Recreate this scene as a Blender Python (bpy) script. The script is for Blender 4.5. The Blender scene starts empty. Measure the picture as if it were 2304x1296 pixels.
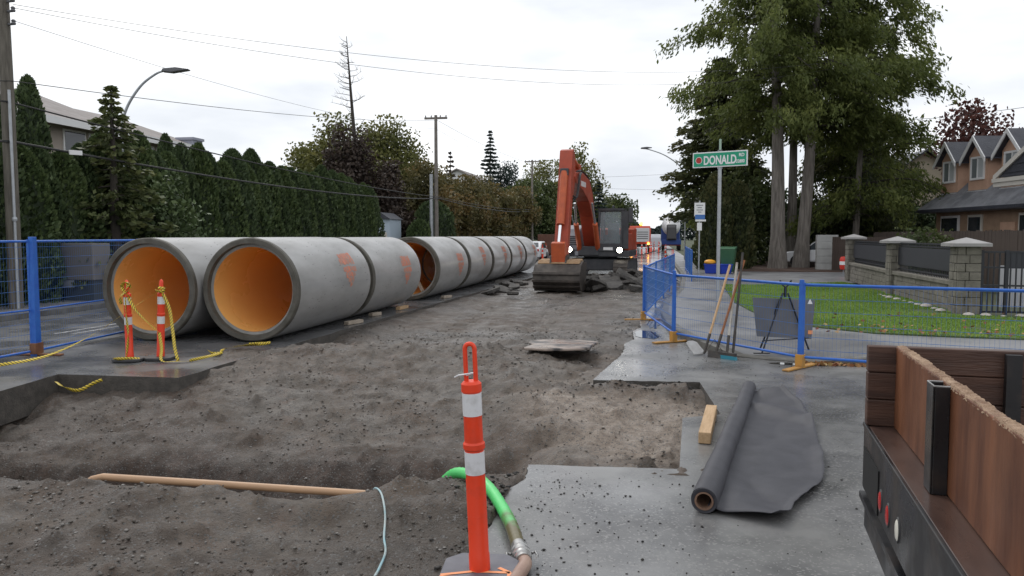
import bpy, bmesh, math, random
import numpy as np
from mathutils import Vector, Matrix, Euler
R = math.radians
sc = bpy.context.scene
C = sc.collection

# ------------------------------------------------------------------ camera
cam_data = bpy.data.cameras.new('camera')
cam = bpy.data.objects.new('camera', cam_data)
C.objects.link(cam)
cam_data.sensor_width = 36.0
cam_data.lens = 27.34
cam_data.clip_start = 0.05
cam_data.clip_end = 5000
cam.location = (0, 0, 1.88)
cam.rotation_euler = (R(90 - 3.858), 0, R(10.276))
sc.camera = cam

# ------------------------------------------------------------------ overcast sky, weak soft sun, exposure
SUN_EL, SUN_AZ = 48.0, -35.0          # azimuth measured from +Y (down the road), negative = left
world = bpy.data.worlds.new('World')
sc.world = world
world.use_nodes = True
wn, wl = world.node_tree.nodes, world.node_tree.links
bg = wn['Background']
sky = wn.new('ShaderNodeTexSky')
sky.sky_type = 'NISHITA'
sky.sun_disc = False
sky.sun_elevation = R(SUN_EL)
sky.sun_rotation = R(SUN_AZ)
sky.dust_density = 4.0
hsv = wn.new('ShaderNodeHueSaturation')
hsv.inputs['Saturation'].default_value = 0.25
wl.new(sky.outputs[0], hsv.inputs['Color'])
tcw = wn.new('ShaderNodeTexCoord')
mpw = wn.new('ShaderNodeMapping')
mpw.inputs['Scale'].default_value = (1.2, 1.2, 4.0)
wl.new(tcw.outputs['Generated'], mpw.inputs['Vector'])
nzw = wn.new('ShaderNodeTexNoise')
nzw.inputs['Scale'].default_value = 2.2
nzw.inputs['Detail'].default_value = 5
wl.new(mpw.outputs[0], nzw.inputs['Vector'])
crw = wn.new('ShaderNodeValToRGB')
crw.color_ramp.elements[0].position = 0.36
crw.color_ramp.elements[0].color = (6.7, 7.1, 7.7, 1)
crw.color_ramp.elements[1].position = 0.66
crw.color_ramp.elements[1].color = (11.2, 11.3, 11.4, 1)
wl.new(nzw.outputs['Fac'], crw.inputs[0])
mxw = wn.new('ShaderNodeMixRGB')
mxw.inputs[0].default_value = 0.9
wl.new(hsv.outputs[0], mxw.inputs[1])
wl.new(crw.outputs[0], mxw.inputs[2])
wl.new(mxw.outputs[0], bg.inputs['Color'])
bg.inputs['Strength'].default_value = 0.105

sun_data = bpy.data.lights.new('sun', 'SUN')
sun_data.energy = 0.85
sun_data.angle = R(20)
sun_data.color = (1.0, 0.97, 0.93)
sun = bpy.data.objects.new('sun', sun_data)
C.objects.link(sun)
az, el = R(SUN_AZ), R(SUN_EL)
sdir = Vector((math.sin(az) * math.cos(el), math.cos(az) * math.cos(el), math.sin(el)))
sun.rotation_euler = sdir.to_track_quat('Z', 'Y').to_euler()

vs = sc.view_settings
vs.view_transform = 'Standard'
vs.look = 'None'
vs.exposure = 0.22
vs.gamma = 1.0
vs.use_curve_mapping = False
sc.render.engine = 'CYCLES'
sc.cycles.max_bounces = 6
sc.cycles.diffuse_bounces = 4
sc.cycles.glossy_bounces = 3
sc.cycles.transparent_max_bounces = 12
sc.cycles.use_denoising = True

# ------------------------------------------------------------------ materials
MATS = {}
def mat(name, c1, c2=None, scale=4.0, rough=0.6, rough2=None, bump=0.0, bscale=None, metal=0.0,
        spec=0.5, detail=6.0, stretch=None, lo=0.35, hi=0.65, speck=None, speck_scale=80, speck_amt=0.12,
        bdist=0.02, coat=0.0):
    if name in MATS: return MATS[name]
    m = bpy.data.materials.new(name); m.use_nodes = True
    nt = m.node_tree; N = nt.nodes; L = nt.links
    b = N['Principled BSDF']
    b.inputs['Base Color'].default_value = (*c1, 1)
    b.inputs['Roughness'].default_value = rough
    b.inputs['Metallic'].default_value = metal
    b.inputs['Specular IOR Level'].default_value = spec
    b.inputs['Coat Weight'].default_value = coat
    b.inputs['Coat Roughness'].default_value = 0.15
    if c2 is not None or bump or rough2 is not None:
        tc = N.new('ShaderNodeTexCoord'); mp = N.new('ShaderNodeMapping')
        L.new(tc.outputs['Object'], mp.inputs['Vector'])
        if stretch: mp.inputs['Scale'].default_value = stretch
        nz = N.new('ShaderNodeTexNoise')
        nz.inputs['Scale'].default_value = scale; nz.inputs['Detail'].default_value = detail
        nz.inputs['Roughness'].default_value = 0.62
        L.new(mp.outputs[0], nz.inputs['Vector'])
        mr = N.new('ShaderNodeMapRange')
        mr.inputs['From Min'].default_value = lo; mr.inputs['From Max'].default_value = hi
        L.new(nz.outputs['Fac'], mr.inputs['Value'])
        if c2 is not None:
            mx = N.new('ShaderNodeMixRGB')
            mx.inputs[1].default_value = (*c1, 1); mx.inputs[2].default_value = (*c2, 1)
            L.new(mr.outputs[0], mx.inputs[0])
            out = mx
            if speck is not None:
                vo = N.new('ShaderNodeTexVoronoi'); vo.inputs['Scale'].default_value = speck_scale
                L.new(mp.outputs[0], vo.inputs['Vector'])
                sx = N.new('ShaderNodeSeparateColor'); L.new(vo.outputs['Color'], sx.inputs[0])
                gt = N.new('ShaderNodeMath'); gt.operation = 'GREATER_THAN'; gt.inputs[1].default_value = 1 - speck_amt
                L.new(sx.outputs[0], gt.inputs[0])
                m2 = N.new('ShaderNodeMixRGB'); m2.inputs[2].default_value = (*speck, 1)
                L.new(gt.outputs[0], m2.inputs[0]); L.new(mx.outputs[0], m2.inputs[1])
                out = m2
            L.new(out.outputs[0], b.inputs['Base Color'])
        if rough2 is not None:
            n3 = N.new('ShaderNodeTexNoise'); n3.inputs['Scale'].default_value = scale * 0.7
            n3.inputs['Detail'].default_value = 4
            L.new(mp.outputs[0], n3.inputs['Vector'])
            r2 = N.new('ShaderNodeMapRange'); r2.inputs['From Min'].default_value = 0.38; r2.inputs['From Max'].default_value = 0.62
            r2.inputs['To Min'].default_value = rough; r2.inputs['To Max'].default_value = rough2
            L.new(n3.outputs['Fac'], r2.inputs['Value']); L.new(r2.outputs[0], b.inputs['Roughness'])
        if bump:
            n2 = N.new('ShaderNodeTexNoise'); n2.inputs['Scale'].default_value = bscale or scale * 8
            n2.inputs['Detail'].default_value = 5
            L.new(mp.outputs[0], n2.inputs['Vector'])
            bp = N.new('ShaderNodeBump'); bp.inputs['Strength'].default_value = bump
            bp.inputs['Distance'].default_value = bdist
            L.new(n2.outputs['Fac'], bp.inputs['Height']); L.new(bp.outputs[0], b.inputs['Normal'])
    MATS[name] = m
    return m

def emit(name, col, strength):
    if name in MATS: return MATS[name]
    m = bpy.data.materials.new(name); m.use_nodes = True
    b = m.node_tree.nodes['Principled BSDF']
    b.inputs['Base Color'].default_value = (*col, 1)
    b.inputs['Emission Color'].default_value = (*col, 1)
    b.inputs['Emission Strength'].default_value = strength
    MATS[name] = m
    return m

def leafmat(name, dark, mid, light, trans=0.25, patch=0.35, pscale=0.6):
    if name in MATS: return MATS[name]
    m = bpy.data.materials.new(name); m.use_nodes = True
    nt = m.node_tree; N = nt.nodes; L = nt.links
    b = N['Principled BSDF']; b.inputs['Roughness'].default_value = 0.55
    b.inputs['Specular IOR Level'].default_value = 0.3
    at = N.new('ShaderNodeAttribute'); at.attribute_name = 'rnd'
    tc = N.new('ShaderNodeTexCoord'); nz = N.new('ShaderNodeTexNoise')
    nz.inputs['Scale'].default_value = pscale; nz.inputs['Detail'].default_value = 3
    L.new(tc.outputs['Object'], nz.inputs['Vector'])
    mr = N.new('ShaderNodeMapRange'); mr.inputs['From Min'].default_value = 0.3; mr.inputs['From Max'].default_value = 0.7
    L.new(nz.outputs['Fac'], mr.inputs['Value'])
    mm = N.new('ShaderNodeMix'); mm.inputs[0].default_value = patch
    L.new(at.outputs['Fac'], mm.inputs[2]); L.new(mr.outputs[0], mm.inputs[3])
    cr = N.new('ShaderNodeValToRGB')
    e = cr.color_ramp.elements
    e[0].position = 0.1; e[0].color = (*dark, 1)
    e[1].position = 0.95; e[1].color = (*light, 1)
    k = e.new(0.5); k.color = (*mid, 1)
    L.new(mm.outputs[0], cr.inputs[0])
    L.new(cr.outputs[0], b.inputs['Base Color'])
    tr = N.new('ShaderNodeBsdfTranslucent'); L.new(cr.outputs[0], tr.inputs[0])
    mx = N.new('ShaderNodeMixShader'); mx.inputs[0].default_value = trans
    L.new(b.outputs[0], mx.inputs[1]); L.new(tr.outputs[0], mx.inputs[2])
    L.new(mx.outputs[0], N['Material Output'].inputs['Surface'])
    MATS[name] = m
    return m

def glassmat(name, col, rough=0.05, alpha=1.0):
    m = mat(name, col, rough=rough, spec=0.8)
    m.node_tree.nodes['Principled BSDF'].inputs['Alpha'].default_value = alpha
    return m

# ------------------------------------------------------------------ mesh builder
class B:
    def __init__(s): s.v = []; s.f = []
    def add(s, vs, fs):
        o = len(s.v); s.v += [tuple(p) for p in vs]; s.f += [tuple(i + o for i in f) for f in fs]; return s
    def box(s, x0, x1, y0, y1, z0, z1, rz=0, at=(0, 0, 0), tilt=None):
        p = [(x, y, z) for z in (z0, z1) for y in (y0, y1) for x in (x0, x1)]
        M = Matrix.Translation(at) @ (tilt if tilt is not None else Matrix.Rotation(rz, 4, 'Z'))
        p = [tuple(M @ Vector(q)) for q in p]
        return s.add(p, [(0, 2, 3, 1), (4, 5, 7, 6), (0, 1, 5, 4), (2, 6, 7, 3), (0, 4, 6, 2), (1, 3, 7, 5)])
    def tube(s, pts, r, n=8, cap=True):
        pts = [Vector(p) for p in pts]; k = len(pts)
        rs = r if hasattr(r, '__len__') else [r] * k
        vs, fs = [], []
        up = None
        for i, p in enumerate(pts):
            d = (pts[min(i + 1, k - 1)] - pts[max(i - 1, 0)]).normalized()
            if up is None:
                up = Vector((0, 0, 1)) if abs(d.z) < 0.9 else Vector((1, 0, 0))
            a = d.cross(up)
            if a.length < 1e-5: a = d.orthogonal()
            a.normalize(); b2 = a.cross(d).normalized(); up = b2
            for j in range(n):
                t = 2 * math.pi * (j + .5) / n
                vs.append(p + (a * math.cos(t) + b2 * math.sin(t)) * rs[i])
        for i in range(k - 1):
            for j in range(n):
                j2 = (j + 1) % n
                fs.append((i * n + j, i * n + j2, (i + 1) * n + j2, (i + 1) * n + j))
        if cap:
            fs.append(tuple(range(n - 1, -1, -1))); fs.append(tuple((k - 1) * n + j for j in range(n)))
        return s.add(vs, fs)
    def lathe(s, prof, n=24, axis='z', closed=False, at=(0, 0, 0), M=None, cap=True):
        vs, fs = [], []
        for (r, h) in prof:
            for j in range(n):
                t = 2 * math.pi * j / n
                c, q = r * math.cos(t), r * math.sin(t)
                p = (c, q, h) if axis == 'z' else ((c, h, q) if axis == 'y' else (h, c, q))
                if M is not None: p = tuple(M @ Vector(p))
                vs.append((p[0] + at[0], p[1] + at[1], p[2] + at[2]))
        k = len(prof)
        for i in range(k if closed else k - 1):
            i2 = (i + 1) % k
            for j in range(n):
                j2 = (j + 1) % n
                fs.append((i * n + j, i * n + j2, i2 * n + j2, i2 * n + j))
        if not closed and cap:
            if prof[0][0] > 1e-6: fs.append(tuple(range(n - 1, -1, -1)))
            if prof[-1][0] > 1e-6: fs.append(tuple((k - 1) * n + j for j in range(n)))
        return s.add(vs, fs)
    def prism(s, poly, a, b2, axis='x'):
        """extrude a 2-D polygon; axis x: poly=(y,z); axis y: poly=(x,z); axis z: poly=(x,y)"""
        n = len(poly)
        def mk(p, t):
            return (t, p[0], p[1]) if axis == 'x' else ((p[0], t, p[1]) if axis == 'y' else (p[0], p[1], t))
        vs = [mk(p, a) for p in poly] + [mk(p, b2) for p in poly]
        fs = [tuple(range(n - 1, -1, -1)), tuple(range(n, 2 * n))]
        for i in range(n):
            j = (i + 1) % n
            fs.append((i, j, n + j, n + i))
        return s.add(vs, fs)
    def mesh(s, name):
        me = bpy.data.meshes.new(name); me.from_pydata(s.v, [], s.f)
        bm = bmesh.new(); bm.from_mesh(me)
        bmesh.ops.recalc_face_normals(bm, faces=bm.faces); bm.to_mesh(me); bm.free()
        return me
    def obj(s, name, material, parent=None, smooth=None, bevel=0, loc=None, rot=None):
        me = s.mesh(name); me.materials.append(material)
        return link(name, me, parent, smooth, bevel, loc, rot)

def link(name, me, parent=None, smooth=None, bevel=0, loc=None, rot=None):
    o = bpy.data.objects.new(name, me); C.objects.link(o)
    if parent is not None: o.parent = parent
    if loc is not None: o.location = loc
    if rot is not None: o.rotation_euler = rot
    if smooth:
        me.polygons.foreach_set('use_smooth', [True] * len(me.polygons))
        me.set_sharp_from_angle(angle=R(smooth))
    if bevel:
        md = o.modifiers.new('bevel', 'BEVEL'); md.width = bevel; md.segments = 2; md.limit_method = 'ANGLE'; md.angle_limit = R(40)
    return o

def tag(o, label=None, cat=None, group=None, kind=None):
    if label: o['label'] = label
    if cat: o['category'] = cat
    if group: o['group'] = group
    if kind: o['kind'] = kind
    return o
def thing(name, label, cat, loc=(0, 0, 0), rz=0, group=None, rot=None):
    o = bpy.data.objects.new(name, None); C.objects.link(o)
    o.location = loc; o.rotation_euler = rot if rot is not None else (0, 0, rz)
    o.empty_display_size = 0.2
    return tag(o, label, cat, group)
def copy_tree(o, parent=None, top=True):
    c = o.copy(); C.objects.link(c)
    if parent is not None: c.parent = parent
    for ch in list(o.children): copy_tree(ch, c, False)
    return c
def place(proto, first, loc, rz, label, group=None, scale=None, rot=None):
    o = proto if first else copy_tree(proto)
    o.location = loc; o.rotation_euler = rot if rot is not None else (0, 0, rz)
    if scale: o.scale = (scale,) * 3 if not hasattr(scale, '__len__') else scale
    o['label'] = label
    if group: o['group'] = group
    return o

# ------------------------------------------------------------------ numpy value noise
_rng = np.random.RandomState(7)
_LAT = _rng.rand(256, 256)
def vnoise(x, y):
    xi = np.floor(x).astype(int); yi = np.floor(y).astype(int)
    fx = x - xi; fy = y - yi
    fx = fx * fx * (3 - 2 * fx); fy = fy * fy * (3 - 2 * fy)
    a = _LAT[xi % 256, yi % 256]; b = _LAT[(xi + 1) % 256, yi % 256]
    c = _LAT[xi % 256, (yi + 1) % 256]; d = _LAT[(xi + 1) % 256, (yi + 1) % 256]
    return (a * (1 - fx) + b * fx) * (1 - fy) + (c * (1 - fx) + d * fx) * fy - 0.5
def fbm(x, y, sc0, oct=4, gain=0.5):
    t = 0; a = 1.0
    for i in range(oct):
        t = t + a * vnoise(x * sc0 + 17.3 * i, y * sc0 + 31.7 * i); a *= gain; sc0 *= 2.03
    return t
def sst(a, b, x):
    t = np.clip((x - a) / (b - a), 0, 1); return t * t * (3 - 2 * t)

def quads(name, P4, material, rnd, parent=None, extra=None):
    """N quads given as (N,4,3); extra = (verts, faces) of a core added with rnd 0"""
    n = len(P4)
    v = P4.reshape(-1, 3); f = np.arange(n * 4).reshape(n, 4)
    vl = v; loops = f.reshape(-1); ls = np.arange(n) * 4; lt = np.full(n, 4)
    rr = np.asarray(rnd, float)
    if extra is not None:
        ev, ef = extra
        base = len(vl); vl = np.vstack([vl, np.array(ev)])
        el = []; es = []; et = []; pos = len(loops)
        for q in ef:
            es.append(pos + len(el)); et.append(len(q)); el += [i + base for i in q]
        loops = np.concatenate([loops, el]); ls = np.concatenate([ls, es]); lt = np.concatenate([lt, et])
        rr = np.concatenate([rr, np.zeros(len(ef))])
    me = bpy.data.meshes.new(name)
    me.vertices.add(len(vl)); me.loops.add(len(loops)); me.polygons.add(len(ls))
    me.vertices.foreach_set('co', vl.astype(np.float32).ravel())
    me.loops.foreach_set('vertex_index', loops.astype(np.int32))
    me.polygons.foreach_set('loop_start', ls.astype(np.int32))
    me.polygons.foreach_set('loop_total', lt.astype(np.int32))
    a = me.attributes.new('rnd', 'FLOAT', 'FACE'); a.data.foreach_set('value', rr.astype(np.float32))
    me.update(calc_edges=True); me.materials.append(material)
    return link(name, me, parent)

def leafquads(c, d, size, aspect=2.0, rng=None, flat=0.0):
    """leaf quads at centres c, long axis d, random roll; diamond-ish shape"""
    n = len(c); rng = rng or np.random.RandomState(1)
    d = d / (np.linalg.norm(d, axis=1, keepdims=True) + 1e-9)
    r = rng.normal(size=(n, 3)); r[:, 2] *= (1 - flat)
    s = np.cross(d, r); s /= (np.linalg.norm(s, axis=1, keepdims=True) + 1e-9)
    size = np.broadcast_to(np.asarray(size, float).reshape(-1, 1), (n, 1))
    l = d * size; w = s * size / aspect
    return np.stack([c - l * .5, c + w * .5 - l * .05, c + l * .5, c - w * .5 + l * .05], axis=1)
# ------------------------------------------------------------------ palette
ASPH = mat('wet_asphalt', (0.085, 0.086, 0.09), (0.135, 0.135, 0.138), scale=1.3, rough=0.14, rough2=0.4, bump=0.15, bscale=140, bdist=0.006, speck=(0.16, 0.16, 0.16), speck_scale=80, speck_amt=0.10)
ROADFAR = mat('far_wet_road', (0.10, 0.10, 0.105), (0.15, 0.15, 0.155), scale=0.25, rough=0.06, rough2=0.16, bump=0.03, bscale=40, bdist=0.01)
SLAB = mat('wet_road_slab', (0.088, 0.087, 0.088), (0.205, 0.203, 0.2), scale=1.1, rough=0.13, rough2=0.42, bump=0.22, bscale=95, bdist=0.006, speck=(0.205, 0.2, 0.195), speck_scale=75, speck_amt=0.12, lo=0.36, hi=0.64)
CUT = mat('cut_asphalt_edge', (0.05, 0.045, 0.04), (0.09, 0.08, 0.07), scale=9, rough=0.8, bump=0.6, bscale=50)
WALK = mat('wet_sidewalk_concrete', (0.15, 0.15, 0.16), (0.21, 0.21, 0.215), scale=0.8, rough=0.3, rough2=0.55, bump=0.2, bscale=120, bdist=0.004)
KERB = mat('kerb_concrete', (0.085, 0.078, 0.065), (0.17, 0.165, 0.15), scale=3, rough=0.55, bump=0.3, bscale=60, bdist=0.005)
MULCH = mat('mulch_soil', (0.05, 0.028, 0.02), (0.10, 0.06, 0.045), scale=3, rough=0.9, bump=0.8, bscale=30)

# ------------------------------------------------------------------ ground sheet out to the horizon, with the hole of the road works
HX0, HX1, HY0, HY1 = -8.6, 1.4, 0.3, 41.0
g = B(); BIG = 3000
xs = [-BIG, HX0, HX1, BIG]; ys = [-BIG, HY0, HY1, BIG]
gv = [(x, y, -0.03) for y in ys for x in xs]
g.add(gv, [(r * 4 + c, r * 4 + c + 1, r * 4 + c + 5, r * 4 + c + 4) for r in range(3) for c in range(3) if not (r == 1 and c == 1)])
GR = mat('rough_grass_ground', (0.035, 0.05, 0.02), (0.07, 0.075, 0.04), scale=0.3, rough=0.95, bump=0.5, bscale=6)
tag(g.obj('ground', GR), kind='structure')

def jag(pts, amp, step, seed, closed=False):
    """subdivide a polyline and jitter it: a broken edge"""
    rnd = random.Random(seed); out = []
    for i in range(len(pts) - 1):
        a, b = Vector(pts[i]), Vector(pts[i + 1]); L = (b - a).length; n = max(1, int(L / step))
        d = (b - a).normalized(); nn = Vector((-d.y, d.x))
        for k in range(n):
            p = a + (b - a) * (k / n)
            if k: p = p + nn * rnd.uniform(-amp, amp)
            out.append((p.x, p.y))
    out.append(tuple(pts[-1]))
    return out

def slab(name, poly, ztop, thick, m, mside=None):
    bm = bmesh.new()
    top = [bm.verts.new((x, y, ztop)) for x, y in poly]
    bot = [bm.verts.new((x, y, ztop - thick)) for x, y in poly]
    f = bm.faces.new(top)
    if f.calc_area() and f.normal.z < 0: f.normal_flip()
    n = len(poly)
    for i in range(n):
        j = (i + 1) % n
        s = bm.faces.new((top[i], top[j], bot[j], bot[i])); s.material_index = 1 if mside else 0
    bmesh.ops.recalc_face_normals(bm, faces=bm.faces)
    if f.normal.z < 0:
        for q in bm.faces: q.normal_flip()
    bmesh.ops.triangulate(bm, faces=[f])
    me = bpy.data.meshes.new(name); bm.to_mesh(me); bm.free()
    me.materials.append(m)
    if mside: me.materials.append(mside)
    o = link(name, me); tag(o, kind='structure'); return o

# left carriageway with its clean saw-cut edge
left_edge = [(-7.3, -12), (-7.35, 2), (-7.76, 8.06), (-7.94, 9.2), (-6.17, 9.25)] + jag([(-6.17, 9.25), (-6.13, 12), (-6.05, 16), (-5.85, 23), (-5.4, 33), (-5.2, 38.5)], 0.03, 0.4, 1)[1:]
slab('road', left_edge + [(-14, 38.5), (-14, -12)], 0.0, 0.42, ASPH, CUT)
# carriageway beyond the works
slab('road', [(-14, 38.5)] + jag([(-5.2, 38.5), (-3, 38.4), (-1, 38.8), (1.28, 38.6)], 0.12, 0.3, 3) + [(1.28, 500), (-14, 500)], 0.0, 0.4, ROADFAR, CUT)
# side street slab with the notch cut out of it
kerb_line = [(1.3, 500), (1.3, 60), (1.3, 38), (1.2, 33), (0.85, 26), (0.30, 21), (0.2, 18.2), (0.28, 16.1), (0.45, 14.8), (0.66, 13.7), (0.92, 12.95), (1.3, 12.42), (1.75, 12.15), (2.3, 12.0), (3.04, 11.85), (5, 11.6), (9, 11.2), (40, 9.5)]
slab_in = ([(-0.95, -12), (-0.95, 2.5)] + jag(jag([(-0.95, 2.5), (-0.97, 4.08), (-1.02, 4.8), (-0.99, 6.21)], 0.05, 0.33, 5), 0.010, 0.05, 15)[1:] + jag([(-0.99, 6.21), (0.23, 6.31)], 0.012, 0.1, 6)[1:]
           + [(0.32, 8.12), (0.72, 8.35), (0.61, 10.16)] + jag([(0.61, 10.16), (-0.75, 10.07)], 0.015, 0.1, 8)[1:] + jag(jag([(-0.75, 10.07), (-0.45, 13), (-0.26, 16.6), (-0.2, 19.6), (-0.1, 22)], 0.07, 0.6, 9), 0.014, 0.09, 19)[1:])
side = [(0.25, 22), (0.35, 26.0), (0.1, 22.0)]
kk = [p for p in kerb_line if p[1] < 21.5]
slab('side_street', slab_in + [(0.34, 22)] + kk + [(40, -12)], 0.0, 0.34, SLAB, CUT)

# kerb and sidewalk
def offset(line, d):
    out = []
    for i, p in enumerate(line):
        a = Vector(line[max(i - 1, 0)]); b = Vector(line[min(i + 1, len(line) - 1)])
        t = (b - a).normalized(); out.append((p[0] - t.y * d, p[1] + t.x * d))
    return out
kin = offset(kerb_line, 0.16)
def kh(i):                                           # letdown of the kerb at the corner
    x, y = kerb_line[i]
    return 0.035 if (1.2 < x < 2.4 and y < 13) else 0.13
kb = B(); n = len(kerb_line); vs_ = []
for i in range(n):
    (x, y), (u, w) = kerb_line[i], kin[i]
    h = kh(i)
    vs_ += [(x, y, -0.2), (x, y, h - .02), (x + (u - x) * .12, y + (w - y) * .12, h), (u, w, h), (u, w, -0.2)]
fs_ = []
for i in range(n - 1):
    for k in range(4): fs_.append((i * 5 + k, i * 5 + k + 1, i * 5 + k + 6, i * 5 + k + 5))
kb.add(vs_, fs_); tag(kb.obj('kerb', KERB), kind='structure')
walk_in = [(2.6, 500), (2.6, 60), (2.55, 38), (2.45, 30), (2.3, 25.2), (2.1, 21.25), (2.25, 18.6), (2.6, 16.7), (3.1, 15.6), (3.9, 14.87), (5, 14.6), (6.2, 14.43), (12, 13.9), (40, 12)]
# sidewalk as a strip between kerb and lawn edge, dipping at the letdown
def resample(line, m):
    L = [0]
    for a, b in zip(line, line[1:]): L.append(L[-1] + (Vector(b) - Vector(a)).length)
    out = []
    for k in range(m):
        t = L[-1] * k / (m - 1)
        for i in range(len(L) - 1):
            if t <= L[i + 1] + 1e-9: break
        f = (t - L[i]) / (L[i + 1] - L[i]); a, b = Vector(line[i]), Vector(line[i + 1])
        p = a + (b - a) * f; out.append((p.x, p.y))
    return out
sw = B()
ky = kin[:]; vs_ = []; fs_ = []
wi = []
for (x, y) in ky:                                    # nearest matching point on inner line
    best = min(((Vector(q) - Vector((x, y))).length, q) for q in resample([p for p in walk_in if p[1] < 70], 260) + [(2.6, 500), (40, 12)])
    wi.append(best[1])
for i, (x, y) in enumerate(ky):
    h = kh(i) - 0.004
    for t in (0, .35, .7, 1):
        vs_.append((x + (wi[i][0] - x) * t, y + (wi[i][1] - y) * t, h + (0.126 - h) * min(1, t * 1.6)))
for i in range(len(ky) - 1):
    for k in range(3): fs_.append((i * 4 + k, i * 4 + k + 1, i * 4 + k + 5, i * 4 + k + 4))
sw.add(vs_, fs_); tag(sw.obj('sidewalk', WALK), kind='structure')
slab('driveway', [(2.2, 28.2), (3.4, 28.3), (7.0, 30.6), (15, 33), (15, 39.5), (2.2, 39.5)], 0.122, 0.15, WALK)
slab('planting_bed', [(2.6, 39.5), (15, 39.5), (22, 60), (2.6, 60)], 0.16, 0.2, MULCH)
LAWNM = mat('lawn_soil', (0.045, 0.075, 0.018), (0.075, 0.11, 0.03), scale=1.2, rough=0.9, bump=0.6, bscale=40)
lawn_poly = [(2.1, 21.25), (2.3, 25.2), (2.45, 28.2), (3.4, 28.2), (7.0, 30.5), (6.9, 18.5), (40, 17.0), (40, 11.9), (12, 13.75), (6.2, 14.3), (5, 14.47), (3.9, 14.75), (3.1, 15.5), (2.6, 16.6), (2.25, 18.5)]
slab('lawn', lawn_poly, 0.15, 0.2, LAWNM)
slab('sidewalk', [(-16.0, -12), (-14.1, -12), (-14.1, 500), (-16.0, 500)], 0.12, 0.15, WALK)
kb2 = B().box(-14.2, -14.02, -12, 500, -0.1, 0.124); tag(kb2.obj('kerb', KERB), kind='structure')

# worn lane lines on the left carriageway
LINE = mat('worn_lane_paint', (0.42, 0.42, 0.42), (0.16, 0.16, 0.16), scale=6, rough=0.4, lo=0.4, hi=0.6)
for x, y0, y1 in ((-10.9, 13.0, 38.0), (-11.25, 13.0, 38.0)):
    tag(B().box(x - .05, x + .05, y0, y1, 0.002, 0.005).obj('lane_line', LINE), kind='structure')

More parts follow.
